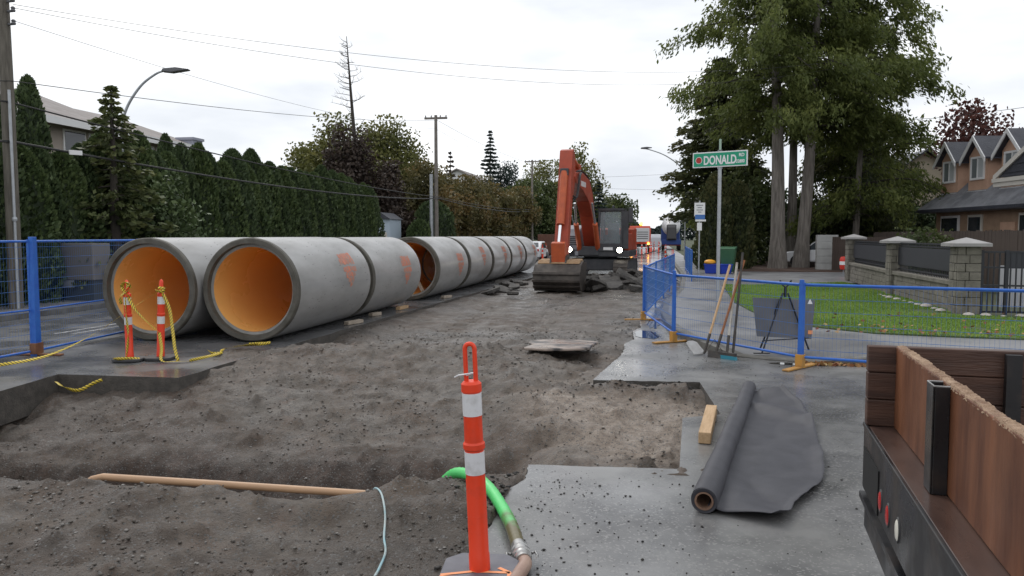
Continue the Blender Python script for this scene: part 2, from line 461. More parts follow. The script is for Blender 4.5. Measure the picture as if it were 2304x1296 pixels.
# ------------------------------------------------------------------ excavated dirt: one height field
ys_l = [HY0]
while ys_l[-1] < HY1: ys_l.append(ys_l[-1] + 0.0062 * ys_l[-1] + 0.006)
ys_l[-1] = HY1
xs_l = np.linspace(HX0, HX1, 330)
XX, YY = np.meshgrid(xs_l, np.array(ys_l))
def dirt_h(X, Y, fine=True):
    wob = fbm(X, Y, 0.45, 3) * 0.5
    yc = 4.98 + 0.55 * sst(-2.4, -1.5, X) + 0.5 * sst(-1.6, -0.9, X) + wob * 0.35       # crest of the near bank
    dep = 1.15 - 0.08 * sst(-6, -4, X) - 0.18 * sst(-4, -1.9, X) - 0.68 * sst(-2.0, -0.8, X)
    hole = 0.95 * np.exp(-((X + 4.95) / 0.8) ** 2 - ((Y - 7.0) / 0.5) ** 2)
    s = Y - yc
    down = sst(-0.05, 0.75, s)
    ytop = 9.3 + 1.6 * sst(-6.0, -4.6, X) - 1.9 * sst(-2.6, -1.2, X)                       # where the far slope levels off
    toe = yc + 1.95 + 0.25 * fbm(X, Y * .3, 1.1, 3); lin = np.clip((Y - toe) / (ytop + wob - toe), 0, 1); up = 0.46 * sst(0, .20, lin) + 0.54 * (0.5 * lin + 0.5 * sst(0, 1, lin))
    lvl_far = -0.20 + 0.13 * sst(-6.3, -5.2, X) - 0.08 * sst(-1.8, -0.9, X)
    z = 0.07 * np.exp(-((s + .18) / .22) ** 2) * (1 - sst(-1.9, -1.3, X))
    z = z - (dep + hole) * down * (1 - up) + lvl_far * up
    # loose spoil ridge
    z += 0.20 * np.exp(-((X + 5.2) / 1.5) ** 2 - ((Y - 11.3) / 1.1) ** 2)
    z += 0.20 * np.exp(-((X + 3.0) / 1.3) ** 2 - ((Y - 11.9) / 0.9) ** 2)
    z += 0.16 * np.exp(-((X + 6.7) / 0.8) ** 2 - ((Y - 11.2) / 1.0) ** 2) * sst(9.25, 10.2, Y)
    # notch: lumps against the cut
    z += (0.11 + 0.10 * fbm(X, Y, 2.5, 3)) * np.exp(-((Y - 9.8) / 0.22) ** 2) * sst(-1.0, -0.5, X)
    # back to a level sub-grade further out
    far = sst(12.5, 15.5, Y); z = z * (1 - far) + far * (-0.10 + 0.02 * fbm(X, Y, 0.5, 2))
    z += 0.05 * np.exp(-((X + 5.7) / 0.35) ** 2) * sst(13, 16, Y)
    near = 1 - sst(4.2, 5.0, Y)
    z -= 0.035 * sst(-2.1, -1.6, X) * near + 0.05 * sst(-1.25, -1.0, X) * (1 - sst(5.6, 6.2, Y))
    if fine:
        amp = 0.5 + 0.5 * sst(-0.25, 0.25, fbm(X + 40, Y, 0.6, 2))
        amp = amp * (1 - .6 * np.exp(-((s + .05) / .45) ** 2))
        z += amp * (0.15 * fbm(X, Y, 0.9, 3) + 0.085 * fbm(X, Y, 2.8, 5, 0.55)) * (1 - 0.6 * far) * (1 - 0.55 * sst(-2.2, -1.4, X) * near)
        z += 0.06 * fbm(X * .35 + Y * .12, Y * 1.9, 1.6, 4, .6) * (1 - far) * (1 - .6 * np.exp(-((s + .05) / .45) ** 2))
        for tx in (-4.05, -2.25):
            dx = X - tx - .25 * np.sin(Y * .22); z += far * np.exp(-(dx / .34) ** 4) * (-.045 + .022 * np.sign(np.sin(Y * 14 + 3 * np.abs(dx))))
        lump = np.maximum(0, fbm(X + 9, Y + 3, 6.0, 3)) ** 1.5
        z += 0.14 * lump * (1 - 0.5 * far)
    # keep it under the paved slabs
    under_r = sst(-1.08, -0.98, X) * (1 - ((X < 0.45) & (Y > 6.1) & (Y < 10.2)).astype(float) * 1.0)
    z = np.where((under_r > 0.5) & (Y < 10.3), np.minimum(z, -0.06), z)
    z = np.where((X > -0.62) & (Y > 10.0), np.minimum(z, -0.05), z)
    z = np.where((X < -7.5) & (Y < 9.3), np.minimum(z, -0.16), z)
    z = np.where((X < -6.3) & (Y > 12.6), np.minimum(z, -0.05), z)
    z = np.where((X < -7.25), np.minimum(z, -0.1), z)
    z = np.where((X < -6.05) & (Y > 9.15) & (Y < 9.5), np.minimum(z, -0.04), z)
    return z
ZZ = dirt_h(XX, YY)
ny, nx = XX.shape
me = bpy.data.meshes.new('excavated_dirt')
co = np.stack([XX, YY, ZZ], -1).reshape(-1, 3)
idx = np.arange(ny * nx).reshape(ny, nx)
fq = np.stack([idx[:-1, :-1], idx[:-1, 1:], idx[1:, 1:], idx[1:, :-1]], -1).reshape(-1, 4)
me.vertices.add(len(co)); me.loops.add(fq.size); me.polygons.add(len(fq))
me.vertices.foreach_set('co', co.astype(np.float32).ravel())
me.loops.foreach_set('vertex_index', fq.astype(np.int32).ravel())
me.polygons.foreach_set('loop_start', (np.arange(len(fq)) * 4).astype(np.int32))
me.polygons.foreach_set('loop_total', np.full(len(fq), 4, np.int32))
me.polygons.foreach_set('use_smooth', np.ones(len(fq), bool))
me.update(calc_edges=True)
# soil kinds: pale sandy gravel by the notch, wet fines on the flat far part and by the hose
sand = np.clip(-1.1 * np.exp(-((YY - 9.85) / 0.22) ** 2) - 0.5 * np.exp(-((XX - .2) / .5) ** 2 - ((YY - 6.9) / .5) ** 2) + np.exp(-((XX - 0.0) / 1.15) ** 2 - ((YY - 8.5) / 1.5) ** 2) * 1.5 + 0.5 * np.exp(-((XX + 1.3) / .6) ** 2 - ((YY - 9.6) / 1.2) ** 2) + 0.6 * fbm(XX, YY, 1.4, 3), 0, 1) * sst(-2.4, -1.0, XX)
wet = np.clip(sst(12.5, 15, YY) * (0.62 + 1.5 * fbm(XX, YY, 0.35, 3)) + sst(-2.2, -1.7, XX) * (1 - sst(4.6, 5.3, YY)) * 0.8 + 0.9 * sst(-1.6, -.3, XX) * sst(15, 18, YY), 0, 1)
sub = sst(-0.42, -0.72, ZZ + 0.25 * fbm(XX, YY, 1.6, 4)) * 0.9 + 0.45 * sst(.06, .25, fbm(XX + 5, YY, .55, 3))  # brown subsoil tone; also paints shade into the trench bottom and lower bank
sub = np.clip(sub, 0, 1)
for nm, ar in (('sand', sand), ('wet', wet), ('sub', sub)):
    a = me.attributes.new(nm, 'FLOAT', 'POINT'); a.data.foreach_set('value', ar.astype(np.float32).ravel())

DIRT = bpy.data.materials.new('dirt'); DIRT.use_nodes = True
nt = DIRT.node_tree; N = nt.nodes; L = nt.links; b = N['Principled BSDF']
tc = N.new('ShaderNodeTexCoord')
def noise(scale, det=5, rough=.6):
    q = N.new('ShaderNodeTexNoise'); q.inputs['Scale'].default_value = scale; q.inputs['Detail'].default_value = det
    q.inputs['Roughness'].default_value = rough; L.new(tc.outputs['Object'], q.inputs['Vector']); return q.outputs['Fac']
def rng_(sock, a, b2, c=0., d=1.):
    q = N.new('ShaderNodeMapRange'); q.inputs['From Min'].default_value = a; q.inputs['From Max'].default_value = b2
    q.inputs['To Min'].default_value = c; q.inputs['To Max'].default_value = d; L.new(sock, q.inputs['Value']); return q.outputs[0]
def mixc(f, c1, c2):
    q = N.new('ShaderNodeMixRGB')
    for i, c in ((1, c1), (2, c2)):
        if isinstance(c, tuple): q.inputs[i].default_value = (*c, 1)
        else: L.new(c, q.inputs[i])
    if isinstance(f, float): q.inputs[0].default_value = f
    else: L.new(f, q.inputs[0])
    return q.outputs[0]
def attr(nm):
    q = N.new('ShaderNodeAttribute'); q.attribute_name = nm; return q.outputs['Fac']
base = mixc(rng_(noise(0.9, 6, .65), .36, .64), (0.098, 0.069, 0.048), (0.138, 0.122, 0.105))
base = mixc(rng_(noise(5, 6, .7), .42, .72), base, (0.045, 0.035, 0.028))
base = mixc(rng_(noise(2.2, 4), .55, .72), base, (0.105, 0.072, 0.053))
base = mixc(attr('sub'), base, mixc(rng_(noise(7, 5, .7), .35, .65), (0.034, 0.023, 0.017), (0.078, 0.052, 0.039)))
base = mixc(attr('sand'), base, mixc(rng_(noise(11, 5), .35, .65), (0.17, 0.13, 0.10), (0.30, 0.25, 0.205)))
wetc = mixc(rng_(noise(1.6, 5), .4, .6), (0.034, 0.027, 0.021), (0.085, 0.067, 0.052))
base = mixc(attr('wet'), base, wetc)
vo = N.new('ShaderNodeTexVoronoi'); vo.inputs['Scale'].default_value = 85; L.new(tc.outputs['Object'], vo.inputs['Vector'])
sp = N.new('ShaderNodeSeparateColor'); L.new(vo.outputs['Color'], sp.inputs[0])
stone = N.new('ShaderNodeMath'); stone.operation = 'GREATER_THAN'; stone.inputs[1].default_value = .90; L.new(sp.outputs[0], stone.inputs[0])
base = mixc(stone.outputs[0], base, mixc(sp.outputs[1], (0.05, 0.047, 0.044), (0.145, 0.138, 0.13)))
L.new(base, b.inputs['Base Color'])
rr = N.new('ShaderNodeMix'); L.new(attr('wet'), rr.inputs[0]); L.new(rng_(noise(3), .35, .65, .42, .85), rr.inputs[2]); L.new(rng_(noise(1.2), .40, .6, .2, .62), rr.inputs[3])
L.new(rr.outputs[0], b.inputs['Roughness'])
b1 = N.new('ShaderNodeBump'); b1.inputs['Strength'].default_value = .9; b1.inputs['Distance'].default_value = .045; L.new(noise(14, 8, .72), b1.inputs['Height'])
b2n = N.new('ShaderNodeBump'); b2n.inputs['Strength'].default_value = .5; b2n.inputs['Distance'].default_value = .008; b2n.invert = True
L.new(vo.outputs['Distance'], b2n.inputs['Height']); L.new(b1.outputs[0], b2n.inputs['Normal']); L.new(b2n.outputs[0], b.inputs['Normal'])
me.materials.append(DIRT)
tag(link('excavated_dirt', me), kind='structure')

# loose stones and clods: nobody could count them
def scatter_stones(name, X, Y, Z, S, m, label, seed):
    rg = np.random.RandomState(seed); n = len(X)
    ico = np.array([(0, 0, 1), (.9, 0, .3), (.28, .85, .3), (-.72, .53, .3), (-.72, -.53, .3), (.28, -.85, .3), (0, 0, -.6)])
    tri = np.array([(0, 1, 2), (0, 2, 3), (0, 3, 4), (0, 4, 5), (0, 5, 1), (6, 2, 1), (6, 3, 2), (6, 4, 3), (6, 5, 4), (6, 1, 5)])
    V = ico[None] * (1 + rg.uniform(-.35, .35, (n, 7, 3))) * np.stack([S, S * rg.uniform(.6, 1, n), S * rg.uniform(.4, .8, n)], -1)[:, None, :]
    t = rg.uniform(0, 6.28, n); c, s = np.cos(t), np.sin(t)
    Vx = V[..., 0] * c[:, None] - V[..., 1] * s[:, None]; Vy = V[..., 0] * s[:, None] + V[..., 1] * c[:, None]
    V = np.stack([Vx + X[:, None], Vy + Y[:, None], V[..., 2] + (Z + S * .15)[:, None]], -1)
    F = (tri[None] + (np.arange(n) * 7)[:, None, None]).reshape(-1, 3)
    mm = bpy.data.meshes.new(name); mm.vertices.add(n * 7); mm.loops.add(F.size); mm.polygons.add(len(F))
    mm.vertices.foreach_set('co', V.astype(np.float32).ravel()); mm.loops.foreach_set('vertex_index', F.astype(np.int32).ravel())
    mm.polygons.foreach_set('loop_start', (np.arange(len(F)) * 3).astype(np.int32)); mm.polygons.foreach_set('loop_total', np.full(len(F), 3, np.int32))
    a = mm.attributes.new('rnd', 'FLOAT', 'FACE'); a.data.foreach_set('value', np.repeat(rg.rand(n), 10).astype(np.float32))
    mm.update(calc_edges=True); mm.materials.append(m)
    return tag(link(name, mm), label, 'stones', kind='stuff')
def stonemat(name, a, b3, c):
    m = leafmat(name, a, b3, c, trans=0.0, patch=0.0); m.node_tree.nodes['Principled BSDF'].inputs['Roughness'].default_value = .6; return m
ST = stonemat('gravel_stone', (0.075, 0.064, 0.054), (0.115, 0.103, 0.09), (0.25, 0.235, 0.22))
CL = stonemat('dark_clod', (0.018, 0.017, 0.017), (0.035, 0.032, 0.03), (0.06, 0.055, 0.05))
rg = np.random.RandomState(11)
n = 30000
Y_ = 3.3 * np.exp(rg.rand(n) * math.log(16 / 3.3)); X_ = rg.uniform(-8, 0.6, n)
ok = ~((X_ > -0.9) & ((Y_ < 6.25) | (Y_ > 10.1))) & ~((X_ > 0.2) & (Y_ < 8.2)) & ~((X_ < -6.1) & (Y_ > 9.0)) & ~((X_ < -7.3)) & (fbm(X_, Y_, 0.8, 2) + rg.uniform(-.5, .5, n) > -.15)
X_, Y_ = X_[ok], Y_[ok]; S_ = (0.0035 + 0.012 * rg.rand(len(X_)) ** 3.5) * (1 + Y_ / 14)
scatter_stones('gravel', X_, Y_, dirt_h(X_, Y_), S_, ST, 'loose grey gravel stones strewn over the excavated dirt', 3)
n = 30
X_ = rg.uniform(-7, 0.55, n); Y_ = 3.6 * np.exp(rg.rand(n) * math.log(20 / 3.6))
ok = ~((X_ > -0.9) & ((Y_ < 6.25) | (Y_ > 10.05))) & ~((X_ > 0.2) & (Y_ < 8.2)) & ~((X_ < -6.1) & (Y_ > 9.0))
X_, Y_ = X_[ok], Y_[ok]
scatter_stones('dirt_clods', X_, Y_, dirt_h(X_, Y_), 0.008 + 0.030 * rg.rand(len(X_)) ** 3, CL, 'dark clods lying on the excavated dirt', 4)
# crumbs of asphalt on the side street slab, thickest near the broken edge
n = 650
X_ = -0.9 + rg.exponential(0.7, n); Y_ = rg.uniform(3.3, 6.1, n)
X2 = rg.uniform(-.55, 2.4, 700); Y2 = rg.uniform(10.3, 13.5, 700)
X3 = rg.uniform(1.2, 2.6, 160); Y3 = rg.uniform(4.5, 7.5, 160)
X_ = np.concatenate([X_, X2, X3]); Y_ = np.concatenate([Y_, Y2, Y3])
inside = (X_ < 0.95) | (Y_ > 4.5)
ko = np.array([x < 0.6 + 0 * y or y < 12.0 for x, y in zip(X_, Y_)])
X_, Y_ = X_[inside & ko], Y_[inside & ko]
scatter_stones('asphalt_crumbs', X_, Y_, np.zeros(len(X_)), 0.003 + 0.012 * rg.rand(len(X_)) ** 4, CL, 'black asphalt crumbs scattered over the wet street slab', 5)

# crumbled soil and asphalt lumps against the back of the notch and along the broken slab edge
X_ = np.concatenate([rg.uniform(-.75, .56, 260), -1.0 - rg.exponential(.10, 240), rg.normal(-.55, .16, 160)])
Y_ = np.concatenate([10.08 - rg.exponential(.16, 260), rg.uniform(3.4, 6.2, 240), rg.uniform(10.4, 19, 160)])
okc = Y_ > 3.2
scatter_stones('crumbled_edge', X_[okc], Y_[okc], dirt_h(X_[okc], Y_[okc]), 0.006 + 0.028 * rg.rand(okc.sum()) ** 2.2, CL, 'dark crumbled lumps along the broken slab edges', 6)
# grass blades of the lawn
n = 75000
gx = rg.uniform(2.1, 9.5, n); gy = rg.uniform(14.2, 30.5, n)
def inpoly(x, y, poly):
    r = np.zeros(len(x), bool); j = len(poly) - 1
    for i in range(len(poly)):
        xi, yi = poly[i]; xj, yj = poly[j]
        c = ((yi > y) != (yj > y)) & (x < (xj - xi) * (y - yi) / (yj - yi + 1e-12) + xi); r ^= c; j = i
    return r
ok = inpoly(gx, gy, lawn_poly) & (fbm(gx, gy, .7, 3) > -.42); gx, gy = gx[ok], gy[ok]; n = len(gx)
gd = np.stack([rg.normal(0, .35, n), rg.normal(0, .35, n), np.ones(n)], -1)
gc = np.stack([gx, gy, np.full(n, .168)], -1)
LG = leafmat('grass_blades', (0.13, 0.20, 0.034), (0.195, 0.33, 0.056), (0.32, 0.40, 0.095), trans=.3, patch=.5, pscale=.5)
tag(quads('grass', leafquads(gc, gd, rg.uniform(.035, .07, n), 2.2, rg), LG, rg.rand(n)), 'short green grass of the corner lawn', 'grass', kind='stuff')
# fallen leaves along the lawn edge and gutter
n = 260
lx = np.concatenate([rg.uniform(2.6, 8, 160), rg.uniform(2.2, 3.2, 100)]); ly = np.concatenate([14.4 + rg.exponential(1.2, 160), rg.uniform(11.75, 11.95, 100)])
lz = np.where(ly > 12.5, .19, .02)
lc = np.stack([lx, ly, lz], -1); ld = rg.normal(size=(len(lx), 3)); ld[:, 2] *= .15
FL = leafmat('fallen_leaf', (0.16, 0.05, 0.02), (0.3, 0.14, 0.05), (0.42, 0.3, 0.12), trans=.1, patch=0)
tag(quads('fallen_leaves', leafquads(lc, ld, .09, 1.4, rg), FL, rg.rand(len(lx))), 'brown fallen leaves along the lawn edge and gutter', 'leaves', kind='stuff')
# puddles in the gutter at the corner
PUD = mat('puddle_water', (0.03, 0.03, 0.03), rough=0.02, spec=0.8)
def puddle(cx, cy, rx, ry, seed, label):
    rd = random.Random(seed); poly = []
    for k in range(18):
        t = k / 18 * 6.283; q = rd.uniform(.7, 1.1); poly.append((cx + rx * q * math.cos(t), cy + ry * q * math.sin(t)))
    bb = B().prism(poly, 0.001, 0.006, 'z'); tag(bb.obj('puddle', PUD), kind='structure')
puddle(0.02, 17.0, .14, 1.3, 1, ''); puddle(2.0, 11.85, .32, .13, 2, ''); puddle(-0.1, 14.9, .25, .7, 4, '')
# ------------------------------------------------------------------ concrete pipes
CONC = mat('pipe_concrete', (0.26, 0.255, 0.247), (0.41, 0.405, 0.40), scale=1.9, rough=0.28, rough2=0.55, bump=0.2, bscale=30, bdist=0.004, stretch=(1, .35, 1), lo=.3, hi=.7, speck=(.13, .125, .12), speck_scale=70, speck_amt=.008)
CONCD = mat('damp_rim_concrete', (0.062, 0.056, 0.044), (0.115, 0.107, 0.09), scale=4, rough=0.6, bump=0.4, bscale=40, bdist=0.006)
CONCL = mat('pale_groove_concrete', (0.22, 0.215, 0.2), (0.33, 0.32, 0.3), scale=3, rough=0.5)
LINER = mat('orange_plastic_liner', (0.95, 0.53, 0.17), (0.94, 0.50, 0.15), scale=1.2, rough=0.22, rough2=0.4, spec=.5)
PAINT = mat('orange_stencil_paint', (0.62, 0.20, 0.12), (0.38, 0.27, 0.22), scale=9, rough=0.6, lo=.42, hi=.66)
RO, RI, RS, RG = 0.915, 0.752, 0.850, 0.805
def make_pipe(Lp, name='concrete_pipe', marks=True, seed=1):
    t = thing(name, '', 'pipe', group='concrete sewer pipes laid end to end beside the trench')
    Z = (0, 0, RO)
    B().lathe([(RO, 0.10), (RO, Lp - .22), (RO - .012, Lp - .205), (RS, Lp - .20)], 64, 'y', at=Z, cap=False).obj('shell', CONC, t, smooth=30)
    me_f = t.children[0].data
    B().lathe([(RG, 0.1), (RG + .01, 0.0), (RO - .02, 0.0), (RO, 0.02), (RO + .001, 0.10)], 64, 'y', at=Z, cap=False).obj('bell_rim', CONCD, t, smooth=30)
    B().lathe([(RG + .003, 0.10), (RI + .002, 0.106)], 64, 'y', at=Z, cap=False).obj('groove', CONCL, t, smooth=30)
    B().lathe([(RS - .001, Lp - .202), (RS, Lp), (RI + .004, Lp)], 64, 'y', at=Z, cap=False).obj('spigot', CONCD, t, smooth=30)
    B().lathe([(RI, 0.102), (RI, Lp * .5), (RI, Lp + .001)], 64, 'y', at=Z, cap=False).obj('liner', LINER, t, smooth=30)
    return t
def pipe_marks(t, Lp, seed):
    rd = random.Random(seed); pm = B(); rr = RO + .003
    rows = [(0.42, 0.55, 0.34), (0.28, 0.42, 0.36), (0.10, 0.22, 0.34), (-0.02, 0.09, 0.24), (-0.12, -0.03, 0.15), (-0.22, -0.13, 0.07)]
    yc = Lp * rd.uniform(.58, .74); sh = rd.uniform(-.12, .18)
    for (a0, a1, hw) in rows:
        y = yc - hw * rd.uniform(.85, 1.05)
        while y < yc + hw:
            w = rd.uniform(.04, .13); gap = rd.uniform(.006, .03)
            y1 = min(y + w, yc + hw); vsx = []; e0 = rd.uniform(-.02, .02); e1 = rd.uniform(-.02, .02)
            for yy in (y, y1):
                for k in range(4):
                    a = a0 + e0 + (a1 + e1 - a0 - e0) * k / 3 + sh
                    vsx.append((rr * math.cos(a), yy, RO + rr * math.sin(a)))
            pm.add(vsx, [(k, k + 1, k + 5, k + 4) for k in range(3)])
            y = y1 + gap
    pm.obj('paint_marking', PAINT, t)
Pa = make_pipe(3.72)
rowR = [(-6.97, 12.6, 'near concrete pipe with open orange mouth, front of the right row'),
        (-6.97, 16.34, 'second concrete pipe of the right row, ending at the open gap'),
        (-6.93, 21.55, 'concrete pipe just past the gap, orange inside with a timber brace showing'),
        (-6.90, 25.3, 'concrete pipe second past the gap, orange paint high on its flank'),
        (-6.87, 29.05, 'concrete pipe third past the gap in the right row'),
        (-6.85, 32.8, 'concrete pipe fourth past the gap in the right row'),
        (-6.83, 36.6, 'farthest concrete pipe of the right row, beside the excavator bucket')]
ROWP = []
for i, (x, y, lb) in enumerate(rowR):
    o = place(Pa, i == 0, (x, y, 0.012), 0, lb)
    o.rotation_euler = (0, random.Random(i + 3).uniform(-.25, .25) * 0, 0); ROWP.append(o)
place(Pa, False, (-8.84, 12.42, 0.012), 0, 'left concrete pipe with open orange mouth behind the two delineator posts')
place(Pa, False, (-8.84, 16.16, 0.012), 0, 'second concrete pipe of the left row, mostly hidden behind the right row')
for k, o in enumerate(ROWP): pipe_marks(o, 3.72, 40 + k)
WOOD = mat('raw_timber', (0.42, 0.27, 0.14), (0.56, 0.38, 0.22), scale=4, rough=0.7, stretch=(10, 1, 10), bump=.5, bscale=24)
WOODG = mat('weathered_timber', (0.27, 0.22, 0.17), (0.42, 0.36, 0.29), scale=3, rough=0.75, stretch=(1, 8, 8), bump=.3, bscale=20)
br = B().box(-.04, .04, -.05, .05, -.74, .74)
tag(br.obj('timber_brace', WOODG, loc=(-6.93, 21.75, .93), rot=(0, R(-28), 0)), 'pale timber brace wedged across the pipe mouth past the gap', 'timber')
for i, (x, y, w, rz, lb) in enumerate([(-6.25, 15.6, .55, .12, 'timber chock under the joint of the two nearest pipes'), (-6.4, 17.3, .35, .05, 'short chock under the second pipe'),
                               (-6.3, 19.0, .6, .3, 'brown plank chock below the end of the second pipe'), (-6.1, 22.6, .5, .1, 'pale timber chock under the pipe past the gap')]):
    tag(B().box(-w / 2, w / 2, -.06, .06, 0, .075).obj('timber_chock', WOODG if i != 2 else WOOD, loc=(x, y, .006), rot=(0, 0, rz + R(70)), bevel=.006), lb, 'timber', 'timber chocks under the pipes')

# ------------------------------------------------------------------ construction fences
BLUE = mat('blue_fence_paint', (0.02, 0.105, 0.46), (0.03, 0.15, 0.52), scale=6, rough=0.4, rough2=.55)
BLUEW = mat('blue_fence_wire', (0.045, 0.15, 0.42), rough=0.5)
FEET = mat('yellow_foot_steel', (0.52, 0.26, 0.04), (0.36, 0.19, 0.06), scale=8, rough=0.6)
FEETR = mat('rusty_foot_steel', (0.14, 0.06, 0.035), (0.24, 0.11, 0.05), scale=8, rough=0.8)
def panel(x0, y0, x1, y1, h, label, group, mid=None, hstep=.18, vstep=.055, z=0.0, foot=FEET, post_at=(1, 1), zend=None, wr=.0022, rail=.019, flare=0):
    d = Vector((x1 - x0, y1 - y0)); Lh = d.length; rz = math.atan2(d.y, d.x)
    t = thing('mesh_fence', label, 'fence', (x0, y0, z), rz, group)
    sl = 0 if zend is None else (zend - z)
    zz = lambda u: sl * u / Lh
    bot = 0.16 if h < 1.5 else 0.07
    B().tube([(0.02, 0, h - .03), (Lh - .02, 0, h - .03 + zz(Lh))], rail, 10).obj('top_rail', BLUE, t, smooth=40)
    B().tube([(0.02, 0, bot), (Lh - .02, 0, bot + zz(Lh))], rail, 10).obj('bottom_rail', BLUE, t, smooth=40)
    if mid: B().tube([(0.02, 0, mid), (Lh - .02, 0, mid + zz(Lh))], rail * .8, 8).obj('middle_rail', BLUE, t, smooth=40)
    w = B()
    k = bot + hstep * .6
    while k < h - .05:
        w.tube([(0.02, 0, k), (Lh - .02, 0, k + zz(Lh))], wr * 1.7, 4); k += hstep
    u = .06
    while u < Lh - .05:
        w.tube([(u, .003, bot + zz(u)), (u, .003, h - .03 + zz(u))], wr * .62, 3, cap=False); u += vstep
    tag(w.obj('wire_mesh', BLUEW, t), kind='stuff')
    for e, u in ((0, 0.0), (1, Lh)):
        B().tube([(u, 0, -.0 + zz(u)), (u, 0, h + zz(u))], rail * 1.15, 10).obj('post', BLUE, t, smooth=40)
    return t
def fence_post(x, y, h, rz, label, wide, foot, flare=0):
    t = thing('blue_fence_post', label, 'post', (x, y, 0), rz)
    B().prism([(-wide * .5, 0), (wide * .5, 0), (wide * .36, h), (-wide * .36, h)], -wide * .3, wide * .3, 'y').obj('post', BLUE, t, bevel=.006)
    B().box(-wide * .72, wide * .72, -.05, .05, .03, .20).obj('socket', foot, t, bevel=.004)
    B().box(-.05, .05, -.42, .42, 0.006, .03).obj('foot_bar', foot, t, bevel=.004)
    return t
GL = 'tall blue fence panels along the left lane'
panel(-9.72, 4.6, -9.62, 7.6, 1.82, 'tall blue mesh fence panel at the far left with a yellow tape scrap', GL, .72, .17)
panel(-9.62, 7.62, -9.56, 10.56, 1.82, 'tall blue mesh fence panel left of the thick blue post', GL, .72, .17)
panel(-9.56, 10.66, -9.86, 13.6, 1.82, 'tall blue mesh fence panel between the thick blue post and the left pipe', GL, .72, .17)
panel(-9.9, 13.7, -10.2, 16.7, 1.82, 'tall blue mesh fence panel behind the left pipe', GL, .72, .17)
fence_post(-9.52, 10.61, 1.86, R(95), 'thick tall blue fence post standing in the left lane', .13, FEETR)
GF = 'low blue fence panels round the corner'
panel(0.39, 13.94, 2.06, 11.52, 1.22, 'low blue mesh fence panel with the tools leaning on it', GF)
panel(2.1, 11.5, 4.95, 10.6, 1.22, 'low blue mesh fence panel in front of the lawn, behind the truck bed', GF)
panel(4.99, 10.58, 7.85, 9.7, 1.22, 'low blue mesh fence panel at the right edge beyond the truck bed', GF)
panel(-0.17, 17.52, 0.37, 13.98, 1.22, 'low blue mesh fence panel running back along the kerb', GF, vstep=.05, wr=.003)
panel(-0.15, 17.6, 0.08, 20.6, 1.22, 'low blue mesh fence panel running on from the far bend', GF, vstep=.05, wr=.003)
panel(0.08, 20.64, 0.32, 23.6, 1.22, 'low blue mesh fence panel second past the far bend', GF, vstep=.05, wr=.003)
panel(0.32, 23.64, 0.56, 26.6, 1.22, 'low blue mesh fence panel third past the far bend', GF, vstep=.06, wr=.003)
panel(0.56, 26.64, 0.78, 29.6, 1.22, 'low blue mesh fence panel ending the slanting row by the kerb', GF, vstep=.06, wr=.003)
panel(1.46, 30.4, 1.52, 33.4, 1.22, 'farther blue mesh fence panel along the kerb', GF, vstep=.06, wr=.004, z=.13)
panel(1.52, 33.6, 1.55, 36.6, 1.22, 'far blue mesh fence panel along the kerb', GF, vstep=.06, wr=.004, z=.13)
panel(1.55, 36.8, 1.6, 39.8, 1.22, 'farthest blue mesh fence panel along the kerb', GF, vstep=.06, wr=.004, z=.13)
fence_post(0.37, 13.90, 1.27, R(-55), 'blue fence post where the low fence turns along the kerb', .07, FEET)
fence_post(2.07, 11.49, 1.26, R(-37), 'blue fence post on a yellow foot, beside the tripod stand', .075, FEET)
fence_post(-0.2, 17.5, 1.24, R(-75), 'blue fence post at the far bend of the low fence', .05, FEET)

